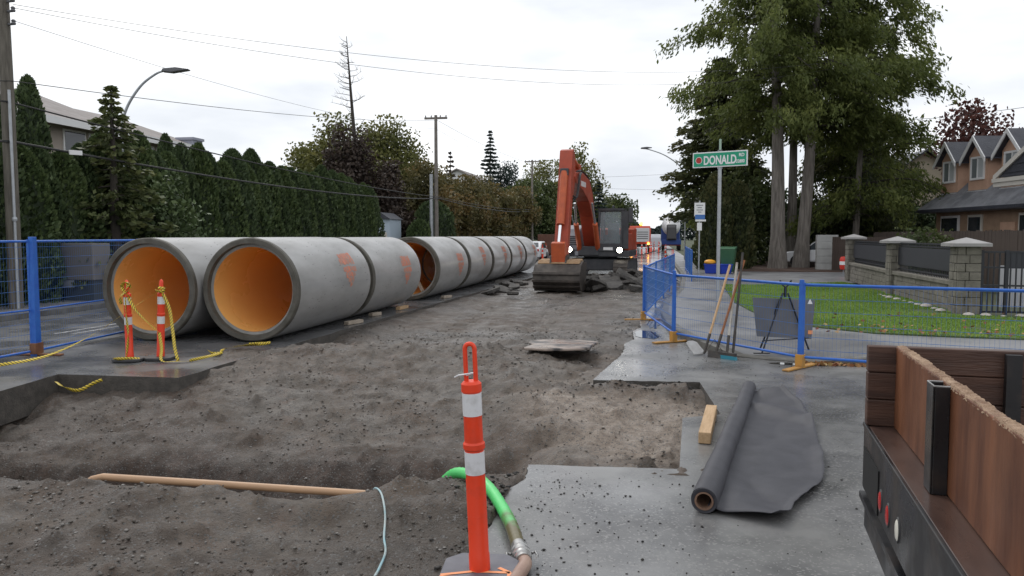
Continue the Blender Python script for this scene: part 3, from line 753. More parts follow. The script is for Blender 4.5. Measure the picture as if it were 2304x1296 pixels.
# ------------------------------------------------------------------ delineator posts
ORG = mat('orange_post_plastic', (0.80, 0.055, 0.014), (0.56, 0.05, 0.02), scale=7, lo=.5, hi=.85, bump=.1, bscale=60, bdist=.002, rough=0.35, rough2=.5)
REFL = mat('white_reflective_band', (0.70, 0.70, 0.72), (0.44, 0.43, 0.42), lo=.5, hi=.8, scale=11, rough=0.45, bump=.15, bscale=60, bdist=.002)
RUB = mat('black_rubber', (0.028, 0.028, 0.03), (0.05, 0.05, 0.052), scale=8, rough=0.6)
RUBG = mat('grey_rubber_plate', (0.085, 0.085, 0.105), (0.13, 0.13, 0.15), scale=8, rough=0.45)
PEACH = mat('faded_orange_base_print', (0.85, 0.33, 0.14), rough=0.6)
def delineator(name, loc, label, lean=(0, 0), h=1.24, base_m=RUB, loop=True, r=.052, group='orange delineator posts', detail=True, rz=0.2, white=False):
    t = thing(name, label, 'delineator', loc, group=group)
    q = B()
    bw = .21
    q.prism([(-bw, -bw * .6), (-bw * .6, -bw), (bw * .6, -bw), (bw, -bw * .6), (bw, bw * .6), (bw * .6, bw), (-bw * .6, bw), (-bw, bw * .6)], 0.0, .045, 'z')
    bo = q.obj('base', base_m, t, bevel=.012, rot=(0, 0, rz))
    if not detail: n = 10
    else: n = 28
    piv = bpy.data.objects.new  # (tilted column built with a matrix)
    M = Euler((lean[1], lean[0], 0)).to_matrix().to_4x4()
    def L_(prof): return [(rr, zz) for rr, zz in prof]
    ht = h * .825
    prof = [(r * 1.12, .03), (r * 1.1, h * .10), (r * 1.04, h * .105), (r * 1.03, h * .42), (r * 1.0, h * .43),
            (r * 1.0, h * .545), (r * 1.14, h * .552), (r * 1.14, h * .572), (r * .98, h * .58), (r * .95, h * .70), (r * .95, h * .786), (r * 1.06, h * .79), (r * 1.05, h * .822), (r * .8, h * .832), (0.0001, h * .835)]
    B().lathe(prof, n, M=M).obj('column', ORG, t, smooth=35)
    for z0, z1, q1 in ((.445, .54, 1.02), (.69, .785, .985)):
        B().lathe([(r * q1 - .004, h * z0), (r * q1 + .0012, h * z0 + .001), (r * q1 + .0012, h * z1 - .001), (r * q1 - .004, h * z1)], n, M=M, cap=False).obj('reflective_band', REFL, t, smooth=35)
    if detail:
        for zz in (.205, .27):
            B().lathe([(r * 1.0, h * zz), (r * 1.045, h * zz + .003), (r * 1.0, h * zz + .006)], n, M=M, cap=False).obj('moulding_ring', ORG, t, smooth=60)
    if loop:
        pts = []
        w, z0, z1 = .026, h * .825, h * .985
        for k in range(5): pts.append((-w, 0, z0 + (z1 - w - z0) * k / 4))
        for k in range(1, 8): a = math.pi - math.pi * k / 8; pts.append((w * math.cos(a), 0, z1 - w + w * math.sin(a)))
        for k in range(5): pts.append((w, 0, z1 - w - (z1 - w - z0) * k / 4))
        B().tube([M @ Vector(p) for p in pts], .0125, 10).obj('handle_loop', ORG, t, smooth=60)
    else:
        B().lathe([(r * .62, h * .83), (r * .62, h * .95), (r * .45, h * .985), (.0001, h)], n, M=M).obj('handle_knob', ORG, t, smooth=60)
    return t, M
tD, MD = delineator('delineator_post', (-0.905, 4.02, 0.03), 'tall orange delineator post with white bands standing in the foreground', lean=(R(-2.0), R(2.0)), h=1.30, base_m=RUBG, r=.0515, rz=.1)
pk = B()
for pts in ([(-.19, -.12), (-.03, -.05), (.17, -.03)], [(.10, .02), (.17, -.03), (.18, -.14)], [(-.19, -.14), (-.05, -.14), (.1, -.15)]):
    for a, b_ in zip(pts, pts[1:]):
        va, vb = Vector(a), Vector(b_); nn = (vb - va).normalized(); nn = Vector((-nn.y, nn.x)) * .012
        pk.add([(*(va - nn), .0475), (*(vb - nn), .0475), (*(vb + nn), .0475), (*(va + nn), .0475)], [(0, 1, 2, 3)])
pk.obj('base_print', PEACH, tD)
zt = B().tube([MD @ Vector((-.02, -.02, 1.115)), MD @ Vector((.02, -.028, 1.13)), MD @ Vector((-.06, -.03, 1.118)), MD @ Vector((-.085, -.02, 1.105))], .004, 6)
zt.obj('zip_tie', REFL, tD)
delineator('delineator_post', (-7.72, 10.38, 0.004), 'orange delineator post with bunched caution tape over its top', lean=(R(-.5), 0), h=1.22, loop=False)
delineator('delineator_post', (-7.36, 10.6, 0.004), 'orange delineator post with a round knob, tape tied under its top', lean=(R(2.5), 0), h=1.22, loop=False)
far_del = [(1.0, 32.98, 'striped delineator post behind the kerb fence'), (1.02, 52.56, 'delineator post on the wet road by the far kerb')]
for x, y, lb in far_del: delineator('delineator_post', (x - .2, y, .004), lb, h=1.3, detail=False, r=.06)
g2, _ = delineator('delineator_post', (-1.52, 71.06, .004), 'delineator post farthest left of those past the excavator', h=1.25, detail=False, r=.07)
fd = [(-1.1, 77.8, 'far delineator post beside the orange dump truck'), (-0.7, 81.7, 'far delineator post right of the dump truck front'), (-0.2, 90, 'small far delineator post in the middle of the road'), (-0.35, 86.5, 'small far delineator post in the middle of the road'), (0.1, 95, 'small far delineator post in the middle of the road'),
      (-10.4, 72.6, 'small red delineator post left of the excavator bucket'), (-10.6, 77.9, 'small red delineator post left of the excavator bucket'), (-10.6, 82, 'small red delineator post left of the excavator bucket'), (-8.1, 65.6, 'small red delineator post left of the excavator bucket'), (-9.4, 68.6, 'small red delineator post left of the excavator bucket'), (0.6, 88, 'small far delineator post in the middle of the road'), (-7.9, 56, 'small red delineator post left of the excavator bucket')]
for x, y, lb in fd: place(g2, False, (x, y, .004), 0, lb)

# ------------------------------------------------------------------ caution tape
TAPE = bpy.data.materials.new('caution_tape'); TAPE.use_nodes = True
nt = TAPE.node_tree; N = nt.nodes; L = nt.links; b = N['Principled BSDF']; b.inputs['Roughness'].default_value = .4
uvn = N.new('ShaderNodeUVMap'); wv = N.new('ShaderNodeTexWave'); wv.inputs['Scale'].default_value = 3.2; wv.bands_direction = 'DIAGONAL'
L.new(uvn.outputs[0], wv.inputs['Vector'])
th = N.new('ShaderNodeMath'); th.operation = 'GREATER_THAN'; th.inputs[1].default_value = .72; L.new(wv.outputs['Fac'], th.inputs[0])
mx = N.new('ShaderNodeMixRGB'); mx.inputs[1].default_value = (.72, .53, .045, 1); mx.inputs[2].default_value = (.05, .04, .02, 1)
L.new(th.outputs[0], mx.inputs[0]); L.new(mx.outputs[0], b.inputs['Base Color'])
def ribbon(pts, w, twist, seed):
    """smooth ribbon through pts with slow random twist"""
    rd = random.Random(seed); P = [Vector(p) for p in pts]; S = []
    for i in range(len(P) - 1):
        p0 = P[max(i - 1, 0)]; p1 = P[i]; p2 = P[i + 1]; p3 = P[min(i + 2, len(P) - 1)]
        m = max(3, int((p2 - p1).length / .05))
        for k in range(m):
            t = k / m
            S.append(.5 * ((2 * p1) + (p2 - p0) * t + (2 * p0 - 5 * p1 + 4 * p2 - p3) * t * t + (3 * p1 - p0 - 3 * p2 + p3) * t ** 3))
    S.append(P[-1]); vs = []; ln = 0; ang = rd.uniform(0, 3); us = []
    for i, p in enumerate(S):
        d = (S[min(i + 1, len(S) - 1)] - S[max(i - 1, 0)]).normalized()
        a = d.cross(Vector((0, 0, 1)));
        if a.length < .05: a = d.cross(Vector((1, 0, 0)))
        a.normalize(); c = a.cross(d)
        ang += twist * rd.uniform(-.5, 1)
        s = (a * math.cos(ang) + c * math.sin(ang)) * w * .5
        vs += [p - s, p + s]; us.append(ln)
        if i < len(S) - 1: ln += (S[i + 1] - p).length
    return vs, us
def tape(name, pieces, label, w=.045, twist=.18):
    vs = []; fs = []; uv = []
    for j, pts in enumerate(pieces):
        v, us = ribbon(pts, w, twist, j + len(label)); o = len(vs); vs += v
        for i in range(len(us) - 1):
            fs.append((o + 2 * i, o + 2 * i + 1, o + 2 * i + 3, o + 2 * i + 2))
            uv += [(us[i], 0), (us[i], w), (us[i + 1], w), (us[i + 1], 0)]
    me = bpy.data.meshes.new(name); me.from_pydata([tuple(q) for q in vs], [], fs)
    ul = me.uv_layers.new(name='UVMap')
    ul.data.foreach_set('uv', [c * 4.5 for q in uv for c in q])
    me.materials.append(TAPE)
    o = link(name, me, smooth=80); md = o.modifiers.new('thick', 'SOLIDIFY'); md.thickness = .0015
    return tag(o, label, 'tape', 'yellow caution tape')
T1 = Vector((-7.72, 10.35, 1.02)); T2 = Vector((-7.30, 10.57, 1.06))
tape('caution_tape', [[T2, (-7.55, 10.2, .80), (-7.95, 9.9, .45), (-8.35, 9.5, .2), (-8.75, 9.1, .12), (-9.2, 8.6, .10), (-9.6, 8.2, .09)]], 'yellow caution tape sagging from the right delineator to the left edge', .045, .12)
tape('caution_tape', [[T1, (-7.70, 10.30, .75), (-7.66, 10.28, .4), (-7.68, 10.25, .06)], [T1, (-7.58, 10.35, .78), (-7.42, 10.45, .55), (-7.3, 10.5, .42)],
                      [T1 + Vector((0, -.05, .02)), T1 + Vector((.05, -.03, .12)), T1 + Vector((0, .03, .17)), T1 + Vector((-.05, -.02, .1)), T1 + Vector((.02, -.06, .02)), T1 + Vector((.07, 0, -.06))],
                      [T1 + Vector((-.06, -.03, .1)), T1 + Vector((0.03, -.06, .17)), T1 + Vector((.06, .02, .08)), T1 + Vector((-.07, -.04, -.04)), T1 + Vector((-.09, 0, -.16))],
                      [(-7.85, 10.2, .05), (-7.72, 10.15, .07), (-7.6, 10.25, .06), (-7.5, 10.3, .05)]], 'yellow caution tape bunched over the left delineator and hanging to its base', .045, .3)
tape('caution_tape', [[T2, (-7.16, 10.55, .8), (-7.08, 10.5, .5), (-6.98, 10.4, .2), (-6.9, 10.35, .03)], [(-7.3, 10.5, .42), (-7.2, 10.4, .2), (-7.1, 10.25, .04), (-6.9, 10.3, .03), (-6.75, 10.4, .02)],
                      [T2 + Vector((-.06, -.05, 0)), T2 + Vector((.05, -.06, -.02)), T2 + Vector((.07, 0, .02)), T2 + Vector((0, -.07, .04))]], 'yellow caution tape hanging from the right delineator to the pavement', .045, .2)
tape('caution_tape', [[(-6.75, 10.4, .03), (-6.62, 10.95, .05), (-6.7, 11.25, .08), (-6.5, 11.3, .11), (-6.35, 11.5, .12), (-6.2, 11.45, .14), (-6.05, 11.55, .16)], [(-6.55, 11.3, .12), (-6.3, 11.35, .15), (-6.2, 11.6, .14), (-6.4, 11.5, .13)], [(-6.9, 11.15, .07), (-6.75, 11.0, .05), (-6.6, 11.05, .05)]], 'crumpled end of yellow tape on the ground before the nearest pipe', .045, .4)
tape('caution_tape', [[(-7.8, 9.0, -.06), (-7.55, 8.85, -.1), (-7.3, 8.8, -.12), (-7.2, 8.95, -.05), (-7.15, 9.05, -.02)]], 'short scrap of yellow tape in the dirt below the cut pavement edge', .045, .4)
tape('caution_tape', [[(-9.58, 9.55, 1.06), (-9.57, 9.72, 1.07), (-9.55, 9.86, 1.0), (-9.54, 9.82, .8), (-9.53, 9.72, .62), (-9.52, 9.66, .5)]], 'yellow tape scrap tied to the tall blue fence', .045, .2)

# ------------------------------------------------------------------ geotextile roll
FAB = mat('black_geotextile', (0.030, 0.030, 0.038), (0.046, 0.046, 0.056), scale=5, rough=0.62, bump=.3, bscale=180, bdist=.002)
KRAFT = mat('cardboard_core', (0.16, 0.09, 0.06), (0.24, 0.15, 0.1), scale=8, rough=0.8)
A_, B_ = Vector((0.36, 5.30, 0)), Vector((1.14, 9.45, 0))
d_ = (B_ - A_); Lr = d_.length; rzr = math.atan2(d_.y, d_.x)
tr_ = thing('geotextile_roll', 'black geotextile roll, partly unrolled on the wet slab', 'fabric roll', (A_.x, A_.y, 0), rzr)
rr = .088
rl = B(); vsx = []; fsx = []
for i in range(41):
    u = i / 40 * Lr
    for j in range(36):
        a = 2 * math.pi * j / 36; q = rr * (1 + .03 * math.sin(u * 3 + a * 2) + .015 * math.sin(u * 9 + a) ) - .012 * (u / Lr)
        vsx.append((u, q * math.cos(a), rr + q * math.sin(a) + .003))
for i in range(40):
    for j in range(36): fsx.append((i * 36 + j, i * 36 + (j + 1) % 36, i * 36 + 36 + (j + 1) % 36, i * 36 + 36 + j))
rl.add(vsx, fsx)
rl.lathe([(rr, 0), (rr * .97, -.005), (rr * .66, .0)], 36, 'x', at=(0, 0, rr + .003), cap=False)
rl.obj('roll', FAB, tr_, smooth=60)
B().lathe([(rr * .72, -.012), (rr * .58, -.012), (rr * .56, .3), (.001, .5)], 32, 'x', at=(0, 0, rr + .003), cap=False).obj('cardboard_core', KRAFT, tr_, smooth=40)
# unrolled sheet: from under the roll out to the right, wrinkled
wid = [(0, .60), (.1, .80), (.25, 1.0), (.45, .98), (.65, .90), (.82, .80), (.93, .72), (1, .40)]
def interp(t, tab):
    for (a, x), (b_, y) in zip(tab, tab[1:]):
        if t <= b_: return x + (y - x) * (t - a) / (b_ - a)
    return tab[-1][1]
nu, nv = 90, 36; vsx = []; fsx = []
rd = random.Random(4)
WS = np.convolve(np.pad([interp(i / 90, wid) * .76 + .016 * rd.uniform(-1, 1) for i in range(91)], 5, mode='edge'), np.ones(11) / 11, 'valid')
for i in range(nu + 1):
    t = i / nu; u = t * Lr * .985 + .03
    W = WS[i] + .003 * rd.uniform(-1, 1)
    for j in range(nv + 1):
        s = j / nv
        v = -(.02 + s * W)
        wr_ = 1.5 * (math.sin(u * 2.1 + v * 5.5) * .012 + math.sin(u * 4.7 - v * 3) * .007 + .03 * max(0, math.sin((u - v * 1.6) * 1.55 + .6)) ** 6) * min(1, s * 3)
        fold = .07 * math.exp(-((u - 3.5 - v * .9) / .14) ** 2) * min(1, s * 4)
        hang = .06 * math.exp(-(s / .16) ** 2)
        curl = .035 * max(0, s - .88) / .12 * abs(math.sin(u * 2.4 + 1))
        end = .05 * max(0, (t - .94) / .06) * s + .03 * max(0, (.05 - t) / .05) * s
        vsx.append((u + (-.10 * s if t < .06 else 0), v, .012 + abs(wr_) * 1.0 + fold + hang * .6 + curl + end))
for i in range(nu):
    for j in range(nv):
        k = i * (nv + 1) + j; fsx.append((k, k + 1, k + nv + 2, k + nv + 1))
sh = B().add(vsx, fsx).obj('loose_sheet', FAB, tr_, smooth=80)
md = sh.modifiers.new('thick', 'SOLIDIFY'); md.thickness = .004

# timber on the slab, tan conduit, cords, hose, broken plate
tag(B().box(-.055, .055, -.6, .6, 0.004, .11).obj('timber_block', WOOD, loc=(.55, 7.7, 0), rot=(0, 0, R(-7)), bevel=.008), 'short raw timber beam lying on the slab by the notch', 'timber')
TAN = mat('tan_plastic_conduit', (0.47, 0.29, 0.165), (0.38, 0.235, 0.14), scale=3, rough=0.5, stretch=(.6, 6, 6))
pts = [(-4.16, 4.92, .0), (-4.05, 4.99, .085), (-3.98, 5.01, .10), (-3.0, 5.12, .06), (-2.0, 5.22, .02)]
q = B().tube(pts, .0275, 14); tag(q.obj('conduit_pipe', TAN, smooth=40), 'long tan plastic conduit with a bent end lying across the trench', 'conduit')
def gz(x, y): return float(dirt_h(np.array([x]), np.array([y]))[0])
def smooth_path(pts, n=6):
    P = [Vector(p) for p in pts]; S = []
    for i in range(len(P) - 1):
        p0 = P[max(i - 1, 0)]; p1 = P[i]; p2 = P[i + 1]; p3 = P[min(i + 2, len(P) - 1)]
        for k in range(n):
            t = k / n; S.append(.5 * ((2 * p1) + (p2 - p0) * t + (2 * p0 - 5 * p1 + 4 * p2 - p3) * t * t + (3 * p1 - p0 - 3 * p2 + p3) * t ** 3))
    return S + [P[-1]]
CORD = mat('pale_blue_cord', (0.22, 0.42, 0.48), (0.42, 0.45, 0.43), scale=5, rough=0.6)
cp = [(-2.05, 5.36), (-1.97, 5.25), (-1.84, 5.05), (-1.73, 4.82), (-1.66, 4.6), (-1.58, 4.4), (-1.55, 4.2), (-1.5, 4.0), (-1.44, 3.7), (-1.42, 3.3)]
tag(B().tube(smooth_path([(x, y, gz(x, y) + .018) for x, y in cp]), .0075, 6).obj('cord', CORD, smooth=60), 'thin pale blue cord trailing over the dirt bank', 'cord')
HOSE = bpy.data.materials.new('green_suction_hose'); HOSE.use_nodes = True
nt = HOSE.node_tree; N = nt.nodes; L = nt.links; b = N['Principled BSDF']; b.inputs['Roughness'].default_value = .35
tc = N.new('ShaderNodeTexCoord'); nz = N.new('ShaderNodeTexNoise'); nz.inputs['Scale'].default_value = 9; nz.inputs['Detail'].default_value = 5; L.new(tc.outputs['Object'], nz.inputs['Vector'])
sx = N.new('ShaderNodeSeparateXYZ'); L.new(tc.outputs['Object'], sx.inputs[0])
mr = N.new('ShaderNodeMapRange'); mr.inputs['From Min'].default_value = 5.15; mr.inputs['From Max'].default_value = 4.45; L.new(sx.outputs['Y'], mr.inputs['Value'])   # mud on the end near the coupling
ad = N.new('ShaderNodeMath'); ad.operation = 'MULTIPLY_ADD'; ad.inputs[1].default_value = 1.2; L.new(nz.outputs['Fac'], ad.inputs[0]); L.new(mr.outputs[0], ad.inputs[2])
m2 = N.new('ShaderNodeMapRange'); m2.inputs['From Min'].default_value = .85; m2.inputs['From Max'].default_value = 1.35; L.new(ad.outputs[0], m2.inputs['Value'])
mx = N.new('ShaderNodeMixRGB'); mx.inputs[1].default_value = (.09, .60, .16, 1); mx.inputs[2].default_value = (.13, .11, .05, 1); L.new(m2.outputs[0], mx.inputs[0]); L.new(mx.outputs[0], b.inputs['Base Color'])
hs = thing('suction_hose', 'bright green suction hose with a metal coupling coming over the bank', 'hose')
hp = smooth_path([(-1.72, 6.1, -.36), (-1.66, 5.9, -.15), (-1.50, 5.75, .035), (-1.30, 5.56, .085), (-1.14, 5.36, .07), (-.99, 5.05, .055), (-.86, 4.72, .055), (-.76, 4.40, .055)], 14)
rad = [.042 + .0022 * math.sin(i * 2.6) for i in range(len(hp))]
B().tube(hp, rad, 16).obj('hose', HOSE, hs, smooth=60)
STEEL = mat('coupling_aluminium', (0.36, 0.35, 0.34), (0.5, 0.5, 0.49), scale=8, rough=0.35, metal=.9)
hv = (Vector((-.70, 4.21, .055)) - Vector((-.76, 4.40, .055))).normalized(); h0 = Vector((-.76, 4.41, .055))
Mh = hv.to_track_quat('Z', 'Y').to_matrix().to_4x4(); Mh.translation = h0
B().lathe([(.045, 0), (.046, .05), (.052, .055), (.053, .08), (.049, .085), (.049, .11), (.056, .115), (.056, .145), (.05, .15), (.048, .17), (.052, .172), (.052, .185), (.045, .19), (.045, .22)], 24, M=Mh).obj('coupling', STEEL, hs, smooth=35)
for s in (-1, 1):
    ear = B().tube([Mh @ Vector((s * .06, 0, .12)), Mh @ Vector((s * .085, 0, .10)), Mh @ Vector((s * .088, 0, .16)), Mh @ Vector((s * .075, .01, .2))], .008, 8)
    ear.obj('coupling_lever', STEEL, hs, smooth=50)
PHOSE = mat('dusty_pink_hose', (0.30, 0.19, 0.15), (0.38, 0.26, 0.2), scale=6, rough=.5)
e0 = Mh @ Vector((0, 0, .21))
B().tube(smooth_path([e0, Mh @ Vector((0, 0, .27)), (e0.x + .0, e0.y - .2, .05), (e0.x - .03, e0.y - .5, .045), (e0.x + .02, e0.y - 1.2, .045)], 8), .038, 14).obj('outlet_hose', PHOSE, hs, smooth=60)

# broken asphalt plate and rubble
def chunk(name, cx, cy, cz, sx_, sy_, th, rot, m, label, cat, seed, group=None):
    rd = random.Random(seed); k = 11; poly = []
    for i in range(k):
        t = i / k * 6.283; q = rd.uniform(.72, 1.05)
        ex = 1 / max(abs(math.cos(t)), abs(math.sin(t)))
        poly.append((sx_ * .5 * q * math.cos(t) * ex, sy_ * .5 * q * math.sin(t) * ex))
    b3 = B().prism(poly, -th / 2, th / 2, 'z')
    o = b3.obj(name, m, loc=(cx, cy, cz), rot=rot)
    md = o.modifiers.new('bevel', 'BEVEL'); md.width = .012; md.segments = 1
    return tag(o, label, cat, group)
PLATE = mat('wet_broken_asphalt', (0.05, 0.048, 0.05), (0.10, 0.095, 0.09), scale=4, rough=0.2, rough2=.5, bump=.8, bscale=24, bdist=.02)
PLATEW = mat('pale_sheet_plywood', (0.34, 0.28, 0.24), (0.05, 0.045, 0.045), scale=2.2, rough=0.18, rough2=.5, bump=.4, bscale=14, lo=.45, hi=.58)
chunk('plywood_sheet', -1.52, 12.9, .045, 1.18, 1.75, .045, (R(-3), R(-1), R(-4)), PLATEW, 'wet muddy sheet of plywood propped off the dirt', 'plywood', 5)
ASR = mat('asphalt_rubble', (0.035, 0.032, 0.03), (0.085, 0.078, 0.07), scale=5, rough=0.75, bump=.9, bscale=18, bdist=.03)
rd = random.Random(21)
for k in range(26):
    x = rd.uniform(-2.5, .1); y = rd.uniform(27.6, 32.0); w = rd.uniform(.35, 1.1)
    hz = .06 + .55 * math.exp(-((y - 31.0) / 1.6) ** 2) * rd.uniform(.4, 1)
    chunk('broken_asphalt_piece', x, y, hz * .6, w, w * rd.uniform(.6, 1), rd.uniform(.10, .18), (rd.uniform(-.6, .6), rd.uniform(-.6, .6), rd.uniform(0, 3)), ASR,
          'broken asphalt slab piece heaped in front of the excavator tracks', 'rubble', 100 + k, 'broken asphalt in front of the excavator')
for k in range(12):
    x = rd.uniform(-5.9, -4.4); y = rd.uniform(24.5, 31.5); w = rd.uniform(.25, .75)
    chunk('broken_asphalt_piece', x, y, .02, w, w * rd.uniform(.5, 1), rd.uniform(.07, .13), (rd.uniform(-.3, .3), rd.uniform(-.3, .3), rd.uniform(0, 3)), ASR,
          'broken asphalt slab piece lying beside the far pipes', 'rubble', 200 + k, 'broken asphalt beside the far pipes')
# heap of soil the pieces lie in
hx = B(); nu = 28; vsx = []; fsx = []
for i in range(nu + 1):
    for j in range(nu + 1):
        u, v = i / nu, j / nu; x = -2.9 + u * 3.4; y = 28.4 + v * 4.4
        e = max(0, 1 - (2 * u - 1) ** 2) * max(0, 1 - (2 * v - 1) ** 4)
        vsx.append((x, y, -.14 + .62 * e ** .6 * (.75 + .9 * float(fbm(np.array([x]), np.array([y]), 1.1, 4)[0]))))
for i in range(nu):
    for j in range(nu):
        k = i * (nu + 1) + j; fsx.append((k, k + 1, k + nu + 2, k + nu + 1))
tag(hx.add(vsx, fsx).obj('spoil_heap', ASR, smooth=50), 'dark heap of spoil and crushed asphalt below the excavator', 'heap')

# ------------------------------------------------------------------ hand tools, tripod stand
ASHW = mat('ash_handle', (0.55, 0.34, 0.17), (0.62, 0.42, 0.24), scale=4, rough=0.5)
OILW = mat('dark_orange_handle', (0.33, 0.12, 0.04), (0.24, 0.10, 0.05), scale=4, rough=0.5)
WHTW = mat('pale_painted_handle', (0.55, 0.54, 0.5), (0.35, 0.3, 0.25), scale=6, rough=0.6)
DKST = mat('dark_tool_steel', (0.05, 0.048, 0.047), (0.10, 0.085, 0.075), scale=8, rough=0.5, metal=.5)
SHINY = mat('scoured_steel', (0.42, 0.42, 0.42), (0.3, 0.29, 0.28), scale=6, rough=0.4, metal=.8)
BRIS = mat('teal_bristles', (0.03, 0.22, 0.30), rough=.7)
def tool(name, base, top, hm, label, head):
    t = thing(name, label, name.split('_')[-1], base, group='hand tools leaning on the low fence')
    a = Vector((0, 0, 0)); c = Vector(top) - Vector(base)
    B().tube([a + c * .22, a + c * .6, c], .0185, 10).obj('handle', hm, t, smooth=50)
    B().tube([a + c * .03, a + c * .24], [.02, .022], 10).obj('socket', DKST, t, smooth=50)
    head(t, c.normalized())
    return t
def h_shovel(t, c):
    B().prism([(-.12, 0), (.12, 0), (.11, .26), (.05, .3), (-.05, .3), (-.11, .26)], -.012, .004, 'y').obj('blade', SHINY, t, bevel=.004, rot=(R(-52), 0, R(38)), loc=(-.06, -.05, .02))
def h_broom(t, c):
    B().box(-.17, .17, -.03, .03, .05, .10).obj('broom_block', DKST, t, bevel=.006, rot=(0, 0, R(-40)))
    B().prism([(-.16, .055), (.16, .055), (.18, .0), (-.18, .0)], -.03, .03, 'y').obj('bristles', BRIS, t, rot=(0, 0, R(-40)))
def h_rake(t, c):
    B().box(-.11, .11, -.015, .015, .0, .1).obj('lute_blade', DKST, t, rot=(R(-10), 0, R(-35)))
    B().tube([(-.12, 0, .1), (0, .03, .28), (.12, 0, .1)], .007, 6).obj('brace', DKST, t)
tool('square_shovel', (0.80, 12.46, 0.0), (1.20, 12.70, 1.42), ASHW, 'shovel with a pale ash handle leaning on the blue fence', h_shovel)
tool('push_broom', (1.12, 12.18, 0.0), (1.29, 12.56, 1.46), WHTW, 'broom with a pale painted handle and teal bristles', h_broom)
tool('asphalt_lute', (0.95, 12.28, 0.0), (1.385, 12.44, 1.50), OILW, 'lute with a dark orange handle and rusty blade', h_rake)
tool('long_pry_bar', (1.22, 12.25, 0.03), (1.36, 12.44, 1.62), DKST, 'black pry bar standing highest among the tools', lambda t, c: B().box(-.03, .03, -.01, .01, -.02, .06).obj('chisel_tip', SHINY, t))
BLKM = mat('black_stand_metal', (0.018, 0.018, 0.02), rough=0.45, metal=.3)
SGN = mat('grey_sign_back', (0.12, 0.125, 0.14), (0.15, 0.155, 0.17), scale=3, rough=.5)
ts = thing('tripod_sign_stand', 'black tripod stand holding the grey back of a road sign', 'sign stand', (2.05, 12.75, .06), R(8))
for (fx, fy) in ((-.42, -.28), (-.3, .25), (.42, .1)):
    B().tube([(fx, fy, 0.01), (fx * .1, fy * .1, .92)], .014, 8).obj('leg', BLKM, ts, smooth=50)
B().tube([(-.42, -.28, .2), (.40, .08, .2)], .009, 6).obj('brace', BLKM, ts)
B().tube([(0, 0, .85), (0, 0, 1.02)], .022, 8).obj('hub', BLKM, ts)
B().tube([(-.09, 0, 1.12), (-.05, 0, 1.05), (0, 0, 1.01), (.05, 0, 1.05), (.09, 0, 1.12)], .014, 8).obj('fork', BLKM, ts, smooth=60)
B().box(-.55, -.30, -.02, .02, 0, .012).obj('foot_pad', BLKM, ts, loc=(0, -.28, 0))
B().prism([(-.48, .84), (.50, .80), (.46, .18), (-.40, .22)], .10, .112, 'y').obj('sign_panel', SGN, ts)
WHT = mat('white_paint', (0.78, 0.78, 0.78), rough=.45)
B().prism([(.38, .74), (.46, .74), (.42, .82)], .094, .0975, 'y').obj('corner_sticker', WHT, ts)
B().box(.40, .47, .094, .0975, .26, .32).obj('reflector', PEACH, ts)
for x, y in ((1.83, 11.72), (1.98, 11.68)):
    pass
# ------------------------------------------------------------------ excavator
EXO = mat('excavator_orange', (0.43, 0.062, 0.026), (0.32, 0.05, 0.022), scale=2.5, rough=0.42, rough2=.6)
EXO2 = mat('bright_worn_orange', (0.54, 0.105, 0.03), (0.42, 0.08, 0.028), scale=4, rough=0.5)
EXG = mat('dark_grey_steel', (0.045, 0.047, 0.055), (0.075, 0.075, 0.08), scale=3, rough=0.5, metal=.2)
EXL = mat('pale_grey_panel', (0.22, 0.23, 0.26), (0.3, 0.31, 0.33), scale=3, rough=0.45)
MUDST = mat('muddy_bucket_steel', (0.035, 0.029, 0.026), (0.095, 0.08, 0.068), scale=3, rough=0.5, metal=.35, bump=.3, bscale=30)
CHROME = mat('chrome_rod', (0.85, 0.85, 0.87), rough=.12, metal=1.0)
GLASS = glassmat('cab_glass', (0.45, 0.53, 0.57), .04, .34)
LAMPW = emit('lit_headlight', (1.0, 0.95, 0.82), 14)
LAMPA = emit('lit_amber_lamp', (1.0, 0.45, 0.06), 7)
ex = thing('excavator', 'orange excavator with lit headlights digging, its bucket on the ground', 'excavator', (-2.33, 35.15, -.08), R(-4.4))
for s in (-1, 1):
    x0 = s * 1.15
    prof = []
    for k in range(9): a = math.pi / 2 + math.pi * k / 8; prof.append((-1.75 + .44 * math.cos(a), .45 + .44 * math.sin(a)))
    for k in range(9): a = -math.pi / 2 + math.pi * k / 8; prof.append((1.75 + .44 * math.cos(a), .45 + .44 * math.sin(a)))
    tk = B().prism(prof, x0 - .28, x0 + .28, 'x').obj('track', EXG, ex, bevel=.02)
    for i in range(len(prof)):
        pass
    # track shoes
    peri = []
    step = .19
    P = [Vector(p) for p in prof] + [Vector(prof[0])]
    for a, b_ in zip(P, P[1:]):
        Ls = (b_ - a).length; m = max(1, int(round(Ls / step)))
        for k in range(m): peri.append((a + (b_ - a) * ((k + .5) / m), (b_ - a).normalized()))
    for p, d in peri:
        if p.y > .3 or p.x < -1.7:
            ang = math.atan2(d.y, d.x)
            sh = B().box(-.3, .3, -.085, .085, -.02, .035).obj('track_shoe', MUDST, tk)
            sh.location = (x0, p.x, p.y); sh.rotation_euler = (ang + math.pi, 0, 0)
B().box(-.55, -.05, -1.52, -1.46, 1.1, 1.3).obj('tool_cover', EXO, ex)
B().box(1.17, 1.42, -1.3, .1, 1.32, 2.05).obj('side_cover', EXO, ex, bevel=.03)
B().box(-.9, .9, -1.3, 1.3, .45, .95).obj('undercarriage', EXG, ex, bevel=.04)
B().lathe([(.75, .9), (.75, 1.08)], 24).obj('slew_ring', EXG, ex)
